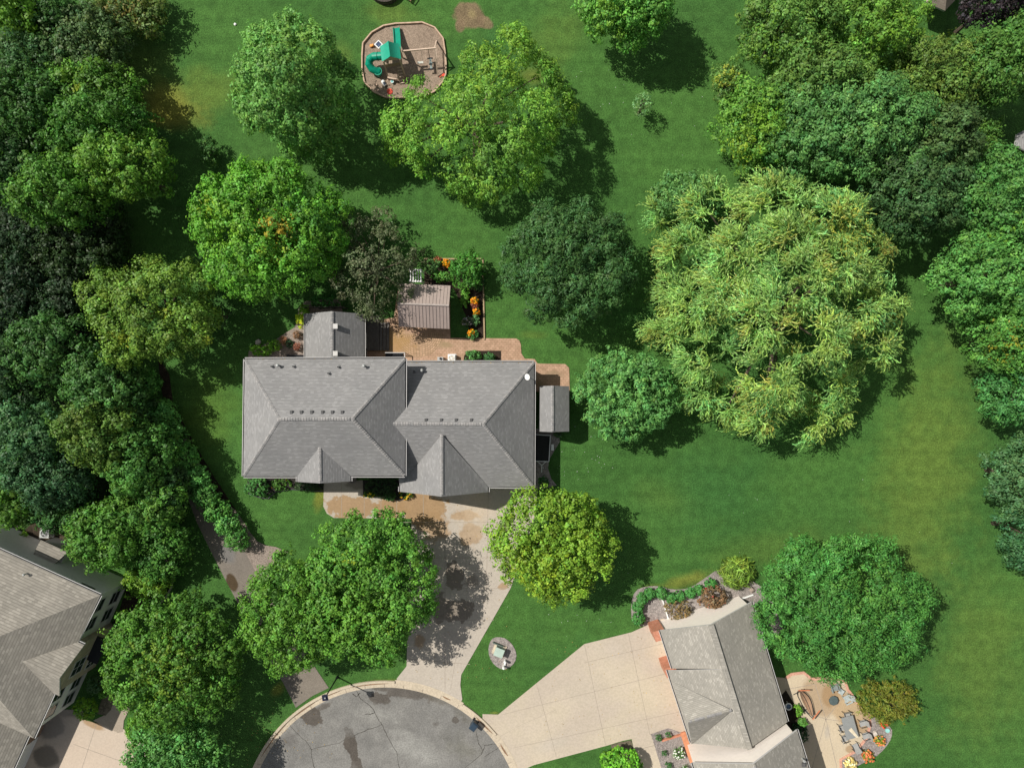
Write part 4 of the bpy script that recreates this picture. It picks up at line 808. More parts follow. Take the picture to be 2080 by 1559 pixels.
# wheeled rubbish bin on the road
TB = thing('rubbish_bin', 'dark blue wheeled rubbish bin standing in the gutter of the turning circle', 'bin', P(963, 1466)); o = TB.location.copy()
BL = simple('blue_plastic', (.03, .05, .075), .35, .05, spec=.5); rot = R(-38)
mt = Matrix.Rotation(rot, 4, 'Z')
def rb(l): return [o+mt@Vector(p) for p in l]
mb = MB(); mb.hexa(rb([(-.24, -.27, .05), (.24, -.27, .05), (.24, .27, .05), (-.24, .27, .05)]), rb([(-.3, -.36, .98), (.3, -.36, .98), (.3, .36, .98), (-.3, .36, .98)])); mb.build('body', BL, TB)
mb = MB(); mb.hexa(rb([(-.33, -.4, .985), (.33, -.4, .985), (.33, .4, .985), (-.33, .4, .985)]), rb([(-.27, -.32, 1.08), (.27, -.32, 1.08), (.27, .3, 1.1), (-.27, .3, 1.1)])); mb.build('lid', BL, TB)
mb = MB(); mb.beam(*rb([(-.28, .44, .95), (.28, .44, .95)]), .04, .04); mb.build('handle', BLACK, TB)
for s in (-1, 1): MB().cyl(*rb([(s*.27, .3, .14), (s*.33, .3, .14)]), .14, .14, 14).build('wheel', BLACK, TB)
# utility boxes on the gravel island
UB = thing('transformer_box', 'pale green transformer box on a concrete pad on the round gravel island', 'transformer', P(1014, 1318)); o = UB.location.copy(); rr = R(-22)
MB().box(o+Vector((0, 0, .1)), (1.25, 1.15, .1), rot=rr).build('pad', KERB, UB); MB().box(o+Vector((.02, -.02, .5)), (.85, .8, .72), rot=rr).build('cabinet', simple('pale_green_paint', (.36, .45, .38), .5, .05), UB); MB().box(o+Vector((.0, .0, .885)), (.92, .86, .05), rot=rr).build('lid', simple('pale_green_lid', (.40, .50, .43), .45, .08, 2), UB)
MB().box(o+Vector((-.1, .62, .3)), (1.1, .1, .35), rot=rr).build('side_box', simple('dull_green', (.1, .14, .12), .6), UB)
for (x, y, l, n) in ((1026, 1339.5, 'short white utility pedestal nearest the green transformer box', .6), (1023, 1350, 'short white utility pedestal at the south rim of the gravel island', .75)):
    U = thing('utility_pedestal', l, 'utility pedestal', P(x, y)); o = U.location; MB().cyl(o, o+Vector((0, 0, n)), .11, .11, 12).build('post', WHITE, U); MB().cyl(o+Vector((0, 0, n)), o+Vector((0, 0, n+.12)), .15, .1, 12).build('cap', WHITE, U)
U = thing('garden_edging_block', 'small white block between the two utility pedestals', 'block', P(1025, 1345)); MB().box(U.location+Vector((0, 0, .14)), (.14, .36, .2), rot=.3).build('block', WHITE, U)

# ---- play area
MULP = ground_mat('play_mulch', (.43, .33, .25), (.37, .28, .21), [(822, 165, 30, 16, 0, (.22, .15, .1), .4, .9)], n_mid=3, n_fine=10, fine=.26, bmp=1.)
def z2(x, y): return (700+x/8.2, 20+y/8.2)
bord = [z2(*p) for p in [(305, 560), (452, 382), (650, 270), (855, 235), (1075, 227), (1290, 215), (1500, 300), (1640, 480), (1672, 690), (1690, 900), (1685, 1080), (1640, 1190), (1500, 1360), (1380, 1420), (1150, 1460), (910, 1468), (690, 1462), (490, 1370), (330, 1205), (292, 1000), (292, 770)]]
sheet('play_area', bord, .05, MULP)
TBD = thing('timber_border', 'pale timber edging round the brown play area', 'border', P(820, 120))
for p, q in zip(bord, bord[1:]+bord[:1]): MB().beam(P(*p, .12), P(*q, .12), .13, .28).build('timber', PALEWOOD, TBD)
GRN = simple('green_plastic', (.0, .27, .17), .35, .08, 2, spec=.5); GRN2 = simple('green_canvas', (.02, .33, .22), .6, .06, 4); CEDAR = simple('play_cedar', (.34, .26, .19), .8, .2, 4); CEDP = simple('pale_cedar', (.60, .46, .36), .75, .1, 3)
PS = thing('playset', 'wooden play tower with a green roof and two green slides on the mulch', 'playset', P(805, 133)); O = PS.location.copy(); ey = Vector((-.124, .992, 0)); ex_ = Vector((.992, .124, 0))
def LP(x, y, z): return O+ex_*x+ey*y+Vector((0, 0, z))
corners = [(-.95, -1.35), (.75, -1.35), (.75, .65), (-.95, .65)]
for i, (x, y) in enumerate(corners): MB().beam(LP(x, y, 0), LP(x*.93, y if y > 0 else -.75, 2.75) if y < 0 else LP(x, y, 2.7), .12, .12, up=(0, 1, 0)).build('post', CEDP, PS)
mb = MB()
for k in range(9): xx = -.9+.2*k; mb.beam(LP(xx, -.7, 1.45), LP(xx, .65, 1.45), .17, .04)
mb.build('deck', CEDAR, PS)
mb = MB(); mb.beam(LP(-.95, -.75, 1.75), LP(.75, -.75, 1.75), .04, .6); mb.beam(LP(.75, -.7, 1.75), LP(.75, .6, 1.75), .04, .55); mb.beam(LP(-.95, -.7, 1.9), LP(-.95, .6, 1.9), .05, .3); mb.build('side_panel', CEDAR, PS)
rN_, rS_ = LP(-.1, .75, 3.5), LP(-.1, -.75, 3.5); eE = [LP(.85, .75, 2.72), LP(.85, -.75, 2.72)]; eW = [LP(-1.05, .75, 2.72), LP(-1.05, -.75, 2.72)]
mb = MB()
for ee in (eE, eW):
    for k in range(6):
        f0, f1 = k/6, (k+1)/6; sag = lambda f: Vector((0, 0, -.10*math.sin(f*math.pi))); a, b_, c, d = [q+s for q, s in ((rN_.lerp(ee[0], f0), sag(f0)), (rS_.lerp(ee[1], f0), sag(f0)), (rS_.lerp(ee[1], f1), sag(f1)), (rN_.lerp(ee[0], f1), sag(f1)))]
        mb.face([a, b_, c, d]); mb.face([x-Vector((0, 0, .02)) for x in (d, c, b_, a)])
mb.build('canopy', GRN2, PS)
mb = MB(); mb.face([LP(-1.0, -.76, 2.7), LP(.8, -.76, 2.7), LP(-.1, -.76, 3.42)]); mb.face([LP(.8, -.72, 2.7), LP(-1.0, -.72, 2.7), LP(-.1, -.72, 3.42)]); mb.build('gable_panel', CEDP, PS)
mb = MB(); prof = []
for k in range(13):
    f = k/12; y = .65+3.05*f; z = 1.42*(1-f)**1.15+.12+.05*math.sin(f*9); prof.append((y, z))
for (y0, z0), (y1, z1) in zip(prof, prof[1:]):
    for (xa, ha), (xb, hb) in (((-.3, .2), (-.24, .0)), ((-.24, 0), (.24, 0)), ((.24, 0), (.3, .2)), ((-.3, .2), (-.35, .2)), ((.3, .2), (.35, .2))):
        p = [LP(.5+xa, y0, z0+ha), LP(.5+xb, y0, z0+hb), LP(.5+xb, y1, z1+hb), LP(.5+xa, y1, z1+ha)]; mb.face(p if xa < xb else p[::-1])
mb.build('slide', GRN, PS, True)
MB().tube([LP(-.95, .25, 1.75), LP(-1.4, .3, 1.68), LP(-1.95, .42, 1.5), LP(-2.4, .35, 1.25), LP(-2.6, 0, 1.0), LP(-2.4, -.4, .75), LP(-2.0, -.62, .55), LP(-1.75, -.68, .45)], [.38, .38, .39, .4, .4, .39, .38, .38], 16, 0, False).build('tube_slide', [GRN], PS, True)
MB().tube([LP(-1.48, .31, 1.66), LP(-1.53, .32, 1.65)], [.42, .42], 16).build('tube_joint', simple('green_dark', (.0, .16, .11), .5), PS, True)
mb = MB(); mb.ring(LP(-1.85, -.68, .0), .42, .34, .62, .74, 18); mb.cyl(LP(-1.85, -.68, .2), LP(-1.85, -.68, .62), .36, .4, 16); mb.build('tube_exit', GRN, PS)
l0, l1 = LP(.18, -.8, 1.5), LP(.18, -2.0, .05); l2, l3 = LP(.68, -.8, 1.5), LP(.68, -2.0, .05)
mb = MB(); mb.beam(l0, l1, .07, .1); mb.beam(l2, l3, .07, .1); mb.build('ladder_rail', CEDAR, PS)
for k in range(6): MB().beam(l0.lerp(l1, (k+.5)/6), l2.lerp(l3, (k+.5)/6), .1, .05).build('rung', CEDP, PS)
mb = MB()
pts = [LP(-.95+1.7*k/8, -1.35-.25*math.sin(k/8*3.14), .55) for k in range(9)]
for k in range(8): mb.beam(pts[k], pts[k+1], .12, .1)
mb.build('rail', CEDP, PS)
for k in range(9): MB().beam(pts[k]-Vector((0, 0, .5)), pts[k], .05, .09, up=(0, 1, 0)).build('picket', CEDAR, PS)
p = LP(-1.25, 1.25, 0); mb = MB(); mb.beam(p, p+Vector((0, 0, 2.1)), .07, .07, up=(0, 1, 0)); mb.build('sign_post', CEDP, PS)
q = p+Vector((0, 0, 2.1)); fr = MB().box(q, (.62, .62, .05), rot=.8).build('picture_board', WHITE, PS); MB().box(q+Vector((0, 0, .03)), (.44, .44, .02), rot=.8).build('picture', simple('navy_picture', (.04, .07, .14), .5, .9, 5), fr)
# swing frame joined to the tower
SW = thing('swing_set', 'pale timber swing beam on an A-frame leg beside the play tower', 'swing frame', P(888, 120)); bt, be = P(*z2(958, 690), 2.25), P(*z2(1502, 640), 2.25)
MB().beam(bt, be+(be-bt).normalized()*.1, .11, .16).build('beam', CEDP, SW)
for fx, fy in ((1530, 515), (1552, 1130)): MB().beam(P(*z2(fx, fy), 0), be+Vector((0, 0, .05)), .1, .1).build('leg', CEDP, SW)
MB().beam(P(*z2(1530, 515), 0).lerp(be, .4), P(*z2(1552, 1130), 0).lerp(be, .4), .05, .1).build('crossbar', CEDP, SW)
def swing(px, py, label, glider):
    g = P(*z2(px, py), .55); t_ = thing('swing', label, 'swing', (g.x, g.y, .0)); d = (be-bt).normalized()
    f = (g-bt).dot(d); top = bt+d*f
    GP = simple('grey_green_plastic', (.22, .28, .27), .4); n_ = Vector((-d.y, d.x, 0))
    if glider:
        mb = MB(); mb.beam(g-n_*.55, g+n_*.55, .2, .08); mb.beam(g-n_*.1, g+n_*.1, .35, .12); mb.build('seat', GP, t_)
        for s in (-1, 1): MB().beam(g+n_*s*.55-d*.3, g+n_*s*.55+d*.25, .12, .1).build('footrest', BLACK, t_)
        for s in (-.25, .25): MB().cyl(g+n_*s, top+n_*s*.2, .018, .018, 5).build('chain', BLACK, t_)
    else:
        MB().beam(g-d*.3, g+d*.3, .2, .05).build('seat', simple('pale_plastic', (.55, .56, .5), .5), t_)
        for s in (-1, 1): MB().cyl(g+d*s*.28, top+d*s*.28, .012, .012, 5).build('chain', METAL, t_)
swing(1262, 880, 'flat pale swing seat nearer the play tower', False); swing(1435, 900, 'grey glider swing nearer the A-frame leg', True)
# toys
def toy(name, label, cat, px, py): return thing(name, label, cat, P(*z2(px, py)))
t_ = toy('ride_on_toy', 'white and navy ride-on toy lying on the mulch', 'toy', 655, 1235); o = t_.location; mb = MB(); mb.ball(o+Vector((-.05, .12, .2)), .2, 6, sq=.8); mb.box(o+Vector((.08, -.12, .2)), (.3, .35, .2), rot=.7); mb.build('body', WHITE, t_); MB().box(o+Vector((.1, -.1, .32)), (.22, .26, .06), rot=.7).build('seat', simple('navy_plastic', (.02, .03, .06), .4), t_)
for s in (-.15, .22): MB().cyl(o+Vector((s, -.3, .1)), o+Vector((s+.05, -.28, .1)), .1, .1, 10).build('wheel', BLACK, t_)
RED = simple('red_plastic', (.75, .09, .05), .4)
t_ = toy('frisbee', 'red saucer toy near the bottom edge of the mulch', 'toy', 755, 1365); MB().cyl(t_.location+Vector((0, 0, .06)), t_.location+Vector((0, 0, .12)), .27, .22, 16).build('disc', RED, t_); MB().ring(t_.location, .29, .25, .055, .10, 16).build('rim', RED, t_)
t_ = toy('toy_shovel', 'red toy shovel beside the right timber edge', 'toy', 1640, 1095); o = t_.location; MB().box(o+Vector((.05, 0, .12)), (.3, .22, .08), rot=.5).build('blade', RED, t_); MB().beam(o+Vector((0, 0, .14)), o+Vector((-.35, -.25, .14)), .05, .05).build('handle', RED, t_)
t_ = toy('toy_truck', 'orange toy truck left of the spiral slide', 'toy', 458, 615); o = t_.location; MB().box(o+Vector((0, 0, .18)), (.38, .22, .16), rot=.2).build('body', simple('orange_plastic', (.85, .35, .08), .4), t_); MB().box(o+Vector((.1, .02, .3)), (.14, .18, .1), rot=.2).build('cab', MATS['orange_plastic'], t_)
t_ = toy('toy_ball', 'little cream ball in the lower left of the mulch', 'ball', 540, 1262); MB().ball(t_.location+Vector((0, 0, .14)), .09, 6).build('ball', simple('cream_ball', (.7, .5, .38), .5), t_)
t_ = toy('toy_bucket', 'teal and white bucket by the tower pickets', 'bucket', 800, 1215); o = t_.location; MB().cyl(o+Vector((0, 0, .05)), o+Vector((0, 0, .3)), .12, .17, 12).build('pail', simple('teal_plastic', (.2, .5, .5), .4), t_); MB().ring(o, .18, .14, .29, .32, 12).build('rim', WHITE, t_)
# round tub and chair at the top border
t_ = thing('fire_pit', 'dark round ringed fire pit cut by the top border', 'fire pit', P(783, -22)); o = t_.location; mb = MB()
for k in range(5): mb.ring(o, 1.65-.1*k, 1.5-.1*k, 0, .62-.1*k, 32)
mb.build('ring', simple('dark_stone', (.07, .06, .05), .85, .3, 8), t_); MB().cyl(o, o+Vector((0, 0, .1)), 1.15, 1.15, 28).build('ash_bed', simple('ash', (.3, .3, .3), .9, .3, 6), t_); MB().ring(o, 1.0, .9, .1, .3, 24).build('inner_ring', WHITE, t_)
def deckchair(label, px, py, rot, m, name='garden_chair', w_=.62):
    t_ = thing(name, label, 'chair')
    mb = MB()
    for k in range(5): mb.box((0, -.24+.12*k, .36-.02*k), (w_, .1, .025))
    mb.build('seat', m, t_); mb = MB()
    for k in range(5): mb.beam((-w_/2+.06+k*(w_-.12)/4, .28, .3), (-w_/2+.06+k*(w_-.12)/4, .62, .95), .1, .025, up=(0, -1, .4))
    mb.build('backrest', m, t_)
    for s in (-1, 1):
        MB().box((s*(w_/2+.06), 0, .56), (.11, .72, .03)).build('armrest', m, t_)
        MB().beam((s*(w_/2+.02), -.3, 0), (s*(w_/2+.02), -.3, .55), .06, .06, up=(0, 1, 0)).build('leg', m, t_); MB().beam((s*(w_/2+.02), .35, 0), (s*(w_/2+.02), .3, .55), .06, .06, up=(0, 1, 0)).build('leg', m, t_)
    t_.location = P(px, py); t_.rotation_euler = (0, 0, rot); return t_
deckchair('brown slatted wooden chair at the top border beside the fire pit', 833, -2, R(-35), simple('brown_slats', (.25, .15, .09), .7))

# ---- patio of the right-hand house
def z4(x, y): return (1560+x/6.933, 1350+y/6.933)
SLING = simple('grey_sling', (.34, .34, .33), .8, .06); FRAME = simple('dark_frame', (.05, .055, .055), .4); BLUG = simple('blue_grey_slats', (.22, .27, .27), .7)
def sling(label, x, y, rot, m=SLING, w_=.6):
    t_ = thing('patio_chair', label, 'chair', group='grey chairs round the patio dining table')
    MB().box((0, 0, .43), (w_, .55, .04)).build('seat', m, t_); MB().beam((0, .28, .44), (0, .42, 1.0), w_, .03, up=(0, -1, .3)).build('backrest', m, t_)
    for s in (-1, 1):
        MB().beam((s*(w_/2+.03), -.28, .66), (s*(w_/2+.03), .36, .66), .05, .03).build('armrest', FRAME, t_)
        for yy in (-.27, .3): MB().beam((s*(w_/2+.03), yy, 0), (s*(w_/2+.03), yy, .65), .035, .035, up=(0, 1, 0)).build('leg', FRAME, t_)
    t_.location = P(*z4(x, y)); t_.rotation_euler = (0, 0, rot); return t_
TBL = thing('dining_table', 'rectangular grey patio dining table between the grey chairs', 'table', P(*z4(1145, 880))); tp = q3([(*z4(1030, 745), .75), (*z4(1195, 705), .75), (*z4(1280, 1010), .75), (*z4(1110, 1055), .75)])
MB().prism(tp, .72, .76).build('tabletop', simple('grey_tabletop', (.25, .26, .255), .4, .05), TBL)
ctr = sum(tp, Vector())/4
for p in tp: g = p.lerp(ctr, .15); MB().beam((g.x, g.y, 0), (g.x, g.y, .72), .06, .06, up=(0, 1, 0)).build('leg', FRAME, TBL)
tr_ = R(-16)
sling('grey chair at the north end of the dining table', 1085, 675, tr_*-1+R(-5)); sling('grey chair at the south end of the dining table', 1200, 1115, R(180+25))
sling('upper grey chair tucked in on the house side of the table', 1010, 850, R(90-15)+R(30)); sling('lower grey chair tucked in on the house side of the table', 1050, 1000, R(90-15)+R(30))
sling('upper grey chair pulled out on the lawn side of the table', 1300, 790, R(-75)); sling('lower grey chair on the lawn side of the table, by the big shadow', 1340, 965, R(-70))
t_ = thing('towel', 'cream towel left lying across the dining table', 'towel', (0, 0, 0)); pts = q3([(*z4(1135, 915), .77), (*z4(1175, 880), .78), (*z4(1275, 1015), .78), (*z4(1240, 1020), .77)]); t_.location = (sum(pts, Vector())/4); MB().prism(pts, .765, .785).build('cloth', simple('cream_cloth', (.62, .54, .40), .9), t_)
def lounge(label, x, y, rot, m):
    o = deckchair(label, 0, 0, rot, m, 'lounge_chair', .66); o.location = P(*z4(x, y)); return o
lounge('blue-grey slatted lounge chair nearest the tree, top of the patio', 920, 300, R(15), BLUG); lounge('pale blue-grey lounge chair east of the fire bowl', 1090, 455, R(-65), simple('pale_blue_slats', (.42, .47, .47), .6))
t_ = thing('side_table', 'small grey side table between the two lounge chairs', 'table', P(*z4(1005, 352))); o = t_.location; MB().box(o+Vector((0, 0, .42)), (.5, .5, .04), rot=-.6).build('tabletop', MATS['pale_blue_slats'], t_)
for a in range(4): q = o+Vector((math.cos(a*1.571+.2)*.26, math.sin(a*1.571+.2)*.26, 0)); MB().beam(q, q+Vector((0, 0, .4)), .04, .04, up=(0, 1, 0)).build('leg', FRAME, t_)
t_ = thing('fire_bowl', 'dark octagonal fire bowl in the middle of the patio', 'fire bowl', P(*z4(895, 472))); o = t_.location; MB().cyl(o+Vector((0, 0, .3)), o+Vector((0, 0, .45)), .4, .5, 8).build('bowl', simple('slate_metal', (.07, .095, .095), .35), t_); MB().cyl(o+Vector((0, 0, .45)), o+Vector((0, 0, .47)), .45, .44, 8).build('cover', simple('slate_cover', (.09, .12, .12), .45), t_)
for a in range(4): q = o+Vector((math.cos(a*1.571)*.3, math.sin(a*1.571)*.3, 0)); MB().cyl(q, q+Vector((0, 0, .32)), .03, .03, 6).build('leg', FRAME, t_)
# hammock
HM = thing('hammock', 'hammock slung low between reddish wooden ends on the damp part of the patio', 'hammock', P(*z4(570, 560))); A, B = P(*z4(440, 350), .9), P(*z4(640, 760), .9)
TER = simple('terracotta_wood', (.55, .20, .10), .6, .15, 4); dd = (B-A).normalized(); nn = Vector((-dd.y, dd.x, 0)); nn = nn if nn.x > 0 else -nn
for q, s in ((A, 1), (B, -1)): MB().beam(q-nn*.1, q+nn*.95+dd*s*.5, .1, .06).build('spreader_bar', TER, HM)
for sd_ in (0, 1):
    pts = [A.lerp(B, k/10)+nn*(.25+.5*sd_)*math.sin(k/10*math.pi)-Vector((0, 0, .55*math.sin(k/10*math.pi))) for k in range(11)]
    MB().tube(pts, .025, 6).build('rope', FRAME, HM)
mb = MB(); N_ = 12
for k in range(1, N_-1):
    def hp(kk, f): s_ = math.sin(kk/N_*math.pi); return A.lerp(B, kk/N_)+nn*(-.12+f*.75)*s_-Vector((0, 0, (.5+.15*math.sin(f*math.pi))*s_))
    for j in range(3): mb.face([hp(k, j/3), hp(k, (j+1)/3), hp(k+1, (j+1)/3), hp(k+1, j/3)])
mb.build('sling_bed', simple('taupe_net', (.30, .19, .12), .9, .15, 8), HM)
mb = MB(); mb.tube([A-Vector((0, 0, .0)), A.lerp(B, .15)-Vector((0, 0, .6))-nn*.2, A.lerp(B, .3)-Vector((0, 0, .82))-nn*.25, A.lerp(B, .7)-Vector((0, 0, .82))-nn*.25, A.lerp(B, .85)-Vector((0, 0, .6))-nn*.2, B], .045, 8); mb.build('stand', FRAME, HM)
for f in (.2, .8): MB().beam(A.lerp(B, f)-Vector((0, 0, .83))-nn*.6, A.lerp(B, f)-Vector((0, 0, .83))+nn*.7, .07, .05).build('foot', FRAME, HM)
t_ = thing('garden_chair', 'white and blue plastic chair against the east wall of the right-hand house', 'chair', P(*z4(250, 545))); o = t_.location; mb = MB(); mb.ring(o+Vector((.05, 0, 0)), .36, .26, .55, .62, 18); mb.build('frame', WHITE, t_); MB().cyl(o+Vector((.05, 0, .4)), o+Vector((.05, 0, .45)), .28, .28, 16).build('seat', simple('blue_seat', (.10, .17, .28), .6), t_)
for a in range(4): q = o+Vector((.05+math.cos(a*1.57)*.28, math.sin(a*1.57)*.28, 0)); MB().cyl(q, q+Vector((0, 0, .56)), .03, .03, 6).build('leg', WHITE, t_)
def stone(label, px, py, r_, m, name='rock'):
    mb = MB(); mb.ball(P(px, py)+Vector((0, 0, r_*.35)), r_, 5, sq=.65)
    for v in mb.v: pass
    nv = {}
    for i, v in enumerate(mb.v):
        k = tuple(round(x, 3) for x in v); nv.setdefault(k, random.uniform(.82, 1.15)); c_ = P(px, py)+Vector((0, 0, r_*.35)); mb.v[i] = c_+(v-c_)*nv[k]
    o = mb.build(name, m); return tag(o, label, 'rock' if name == 'rock' else name.replace('_', ' '))
STN = simple('pale_stone', (.5, .45, .4), .8, .15, 6)
stone('pale rock in the gravel strip left of the orange planter', *z4(1500, 965), .32, STN); stone('brown boulder at the corner of the gravel bed under the big tree', 1527, 1197, .3, simple('brown_stone', (.3, .24, .2), .8)); stone('white rock on the shaded lawn beside the yellow-green ground cover', 525, 695, .33, STN)
stone('small white stone lying on the lawn at the top left', 478, 50, .14, WHITE)
def pot(label, px, py, r_, m, h_=.45, name='planter'):
    t_ = thing(name, label, 'planter', P(px, py)); o = t_.location; MB().cyl(o, o+Vector((0, 0, h_)), r_*.75, r_, 16).build('pot', m, t_); MB().ring(o, r_*1.08, r_*.85, h_-.06, h_+.02, 16).build('rim', m, t_); MB().cyl(o+Vector((0, 0, h_-.05)), o+Vector((0, 0, h_-.03)), r_*.86, r_*.86, 14).build('soil', MULCH, t_); return t_
pot('round dark planter beside the front entrance of the central house', 718, 972, .36, simple('dark_pot', (.16, .14, .12), .6), .5); pot('pale teal bowl on the gravel strip', *z4(1665, 905), .2, simple('teal_glaze', (.3, .62, .58), .3), .25)
# birch-white mulch ring stakes etc. on the trail: timber fence behind the sun room
FE = thing('fence', 'dark wooden fence behind the sun room', 'fence', P(670, 622))
mb = MB(); a, b_ = P(626, 626), P(705, 626); n = 28
for k in range(n): q = a.lerp(b_, (k+.5)/n); mb.beam(q+Vector((0, 0, .05)), q+Vector((0, 0, 1.3)), .12, .03, up=(0, 1, 0))
mb.build('fence_panel', GREYWOOD, FE)
for k in range(4): q = a.lerp(b_, k/3)+Vector((0, -.06, 0)); MB().beam(q, q+Vector((0, 0, 1.4)), .1, .1, up=(0, 1, 0)).build('post', GREYWOOD, FE)
# white clover in the lawn
mb = MB()
for k in range(90):
    x, y = random.choice([(random.gauss(1190, 45), random.gauss(950, 30)), (random.gauss(1200, 90), random.gauss(1240, 40)), (random.uniform(1150, 1450), random.uniform(60, 330)), (random.uniform(1450, 2000), random.uniform(950, 1150))])
    q = P(x, y, .05); r_ = random.uniform(.015, .032); mb.face([q+Vector((r_*math.cos(a*1.257), r_*math.sin(a*1.257), 0)) for a in range(5)])
o = mb.build('clover', WHITE); o['kind'] = 'stuff'
# ================================================================== TREES
G_MID = (.062, .135, .022); G_LT = (.10, .185, .026); G_YEL = (.13, .215, .022); G_DK = (.032, .068, .022); G_TEAL = (.045, .125, .04); G_OL = (.10, .115, .02); YEL = (.24, .26, .025); ORG = (.38, .22, .025)
MAP = dict(nl=21, rc=.39, ls=.23, lw=.7, elong=1.7, dens=2.3, fine=True)
tree('big green maple whose crown hangs over the west edge of the wet driveway', 748, 1192, 146, 156, 8.6, (.078, .175, .030), 'maple_tree', pt=[(785, 1250, 50, YEL, .12), (700, 1130, 40, YEL, .2), (720, 1260, 90, G_LT, .5)], **MAP)
tree('lighter green tree tucked against the left side of the big driveway maple', 597, 1243, 102, 122, 8.5, (.078, .165, .026), 'broadleaf_tree', fine=True, nl=24, rc=.38, ls=.22, pt=[(560, 1180, 50, G_DK, .4)])
tree('round yellow-green maple just right of the driveway', 1124, 1103, 128, 118, 9, (.135, .215, .028), 'maple_tree', pt=[(1045, 1150, 50, YEL, .3), (1100, 1160, 80, (.2, .24, .02), .4)], rl=1.5, nlobe=40, **MAP)
tree('small round teal-green tree on the lawn east of the shed', 1273, 803, 103, 92, 7, (.085, .19, .06), 'broadleaf_tree', fine=True, nl=24, rc=.34, ls=.22, dens=2.8, rl=1.1, nlobe=38)
tree('dark round ash tree on the lawn between the gazebo and the willow', 1160, 535, 142, 130, 9.5, (.040, .088, .030), 'ash_tree', fine=True, nl=24, rc=.42, ls=.28, lw=.36, dens=2.3, rl=1.6, nlobe=38)
wl = [(1440, 430, 6, 2.6), (1560, 430, 8, 3), (1680, 460, 8, 2.8), (1760, 520, 6, 2.2), (1400, 520, 5.5, 2.4), (1500, 530, 9, 3), (1620, 560, 10.5, 3.2), (1740, 620, 7.5, 2.6), (1790, 610, 5, 1.7), (1420, 620, 6.5, 2.6), (1355, 670, 3.6, 1.7), (1540, 640, 10.5, 3), (1650, 680, 10, 3), (1760, 700, 5.5, 2.0),
      (1450, 720, 7, 2.6), (1570, 760, 8.5, 2.8), (1690, 780, 5.5, 2.2), (1430, 790, 3.8, 2), (1540, 830, 5, 2.1), (1650, 850, 4.2, 1.9), (1700, 830, 3, 1.5), (1490, 590, 9.5, 2.6), (1380, 590, 4.5, 2), (1610, 400, 5.5, 2), (1480, 820, 3.5, 1.6), (1590, 500, 10, 2.6), (1690, 540, 9.5, 2.6), (1700, 480, 8, 2.3), (1720, 560, 8, 2.4), (1340, 440, 3.5, 1.3)]
tree('huge pale weeping willow with long drooping sprays, right of centre', 1570, 620, 255, 260, 12.5, (.155, .238, .068), 'willow_tree', weep=1.9, nl=30, ls=.36, lw=.28, dens=.42, lobes=wl, pt=[(1745, 470, 75, (.33, .32, .04), .45), (1760, 680, 70, (.30, .30, .05), .35), (1470, 600, 60, (.32, .3, .05), .2), (1560, 820, 60, (.3, .28, .05), .2), (1600, 600, 300, (.38, .45, .22), .2)], base=(1590, 640))  # widest pale spray: highlights painted into the leaf colour
tree('bright lime green maple with an orange spray, upper left of the central house', 550, 468, 158, 146, 10.5, (.085, .20, .026), 'maple_tree', pt=[(565, 460, 42, ORG, .4), (420, 415, 30, YEL, .5), (560, 500, 50, YEL, .25), (460, 470, 70, (.16, .27, .03), .5), (640, 430, 90, G_TEAL, .3)], **MAP)
tc_ = [(700, 510, 4.5, 1.5), (735, 475, 4.5, 1.5), (780, 490, 5, 1.6), (750, 540, 7, 1.8), (715, 580, 5, 1.5), (795, 545, 6, 1.6), (760, 600, 6, 1.5), (825, 530, 4, 1.1), (690, 550, 3.5, 1.3), (775, 445, 3.2, 1.2), (765, 635, 4, .9), (815, 590, 4.5, 1.1), (740, 625, 4, .9), (845, 520, 3, .8), (710, 470, 3, 1.2)]
tree('grey-green crabapple leaning over the sun room and gazebo', 752, 548, 80, 88, 7, (.085, .10, .055), 'crabapple_tree', lobes=[(a_, b_, z_*.8, r_) for a_, b_, z_, r_ in tc_], nl=16, rc=.36, ls=.2, dens=2.4, hue=.05, zlow=-.1, jit=.5)
t9 = [(545, 100, 7, 1.9), (590, 80, 8, 2), (640, 110, 7.5, 2), (680, 160, 5.5, 1.9), (530, 160, 7, 2), (590, 160, 9.5, 2.4), (640, 190, 8, 2.2), (560, 220, 7, 2.2), (620, 240, 6.5, 2.1), (660, 260, 4.5, 1.8), (505, 190, 4, 1.5), (520, 230, 4, 1.5), (600, 285, 3.5, 1.5), (530, 85, 4.5, 1.4), (645, 300, 3, 1.2), (690, 220, 4, 1.6)]
tree('loose green tree left of the play area', 590, 175, 115, 120, 10, (.095, .195, .05), 'broadleaf_tree', lobes=t9, nl=26, rc=.44, ls=.25, dens=2.6, pt=[(600, 90, 80, (.13, .21, .04), .4)])
t10 = [(820, 255, 6, 1.9), (860, 290, 6.5, 1.9), (810, 300, 3.5, 1.4), (870, 230, 7.5, 2), (930, 250, 9, 2.3), (980, 220, 10.5, 2.4), (1010, 160, 10, 2.2), (1040, 110, 8, 1.9), (1050, 80, 6.5, 1.4), (980, 140, 8, 2), (1090, 150, 7, 2), (1120, 200, 5.5, 1.9), (1080, 230, 8.5, 2.2), (1040, 290, 8.5, 2.2), (990, 300, 8, 2.2), (940, 340, 6, 2), (1000, 360, 5.5, 2), (1060, 340, 5.5, 1.9), (960, 380, 3.5, 1.5), (1100, 280, 5, 1.7), (850, 190, 5, 1.3), (940, 190, 7, 1.7), (800, 270, 4, 1.1), (1140, 230, 4, 1.4), (860, 330, 3.6, 1.2)]
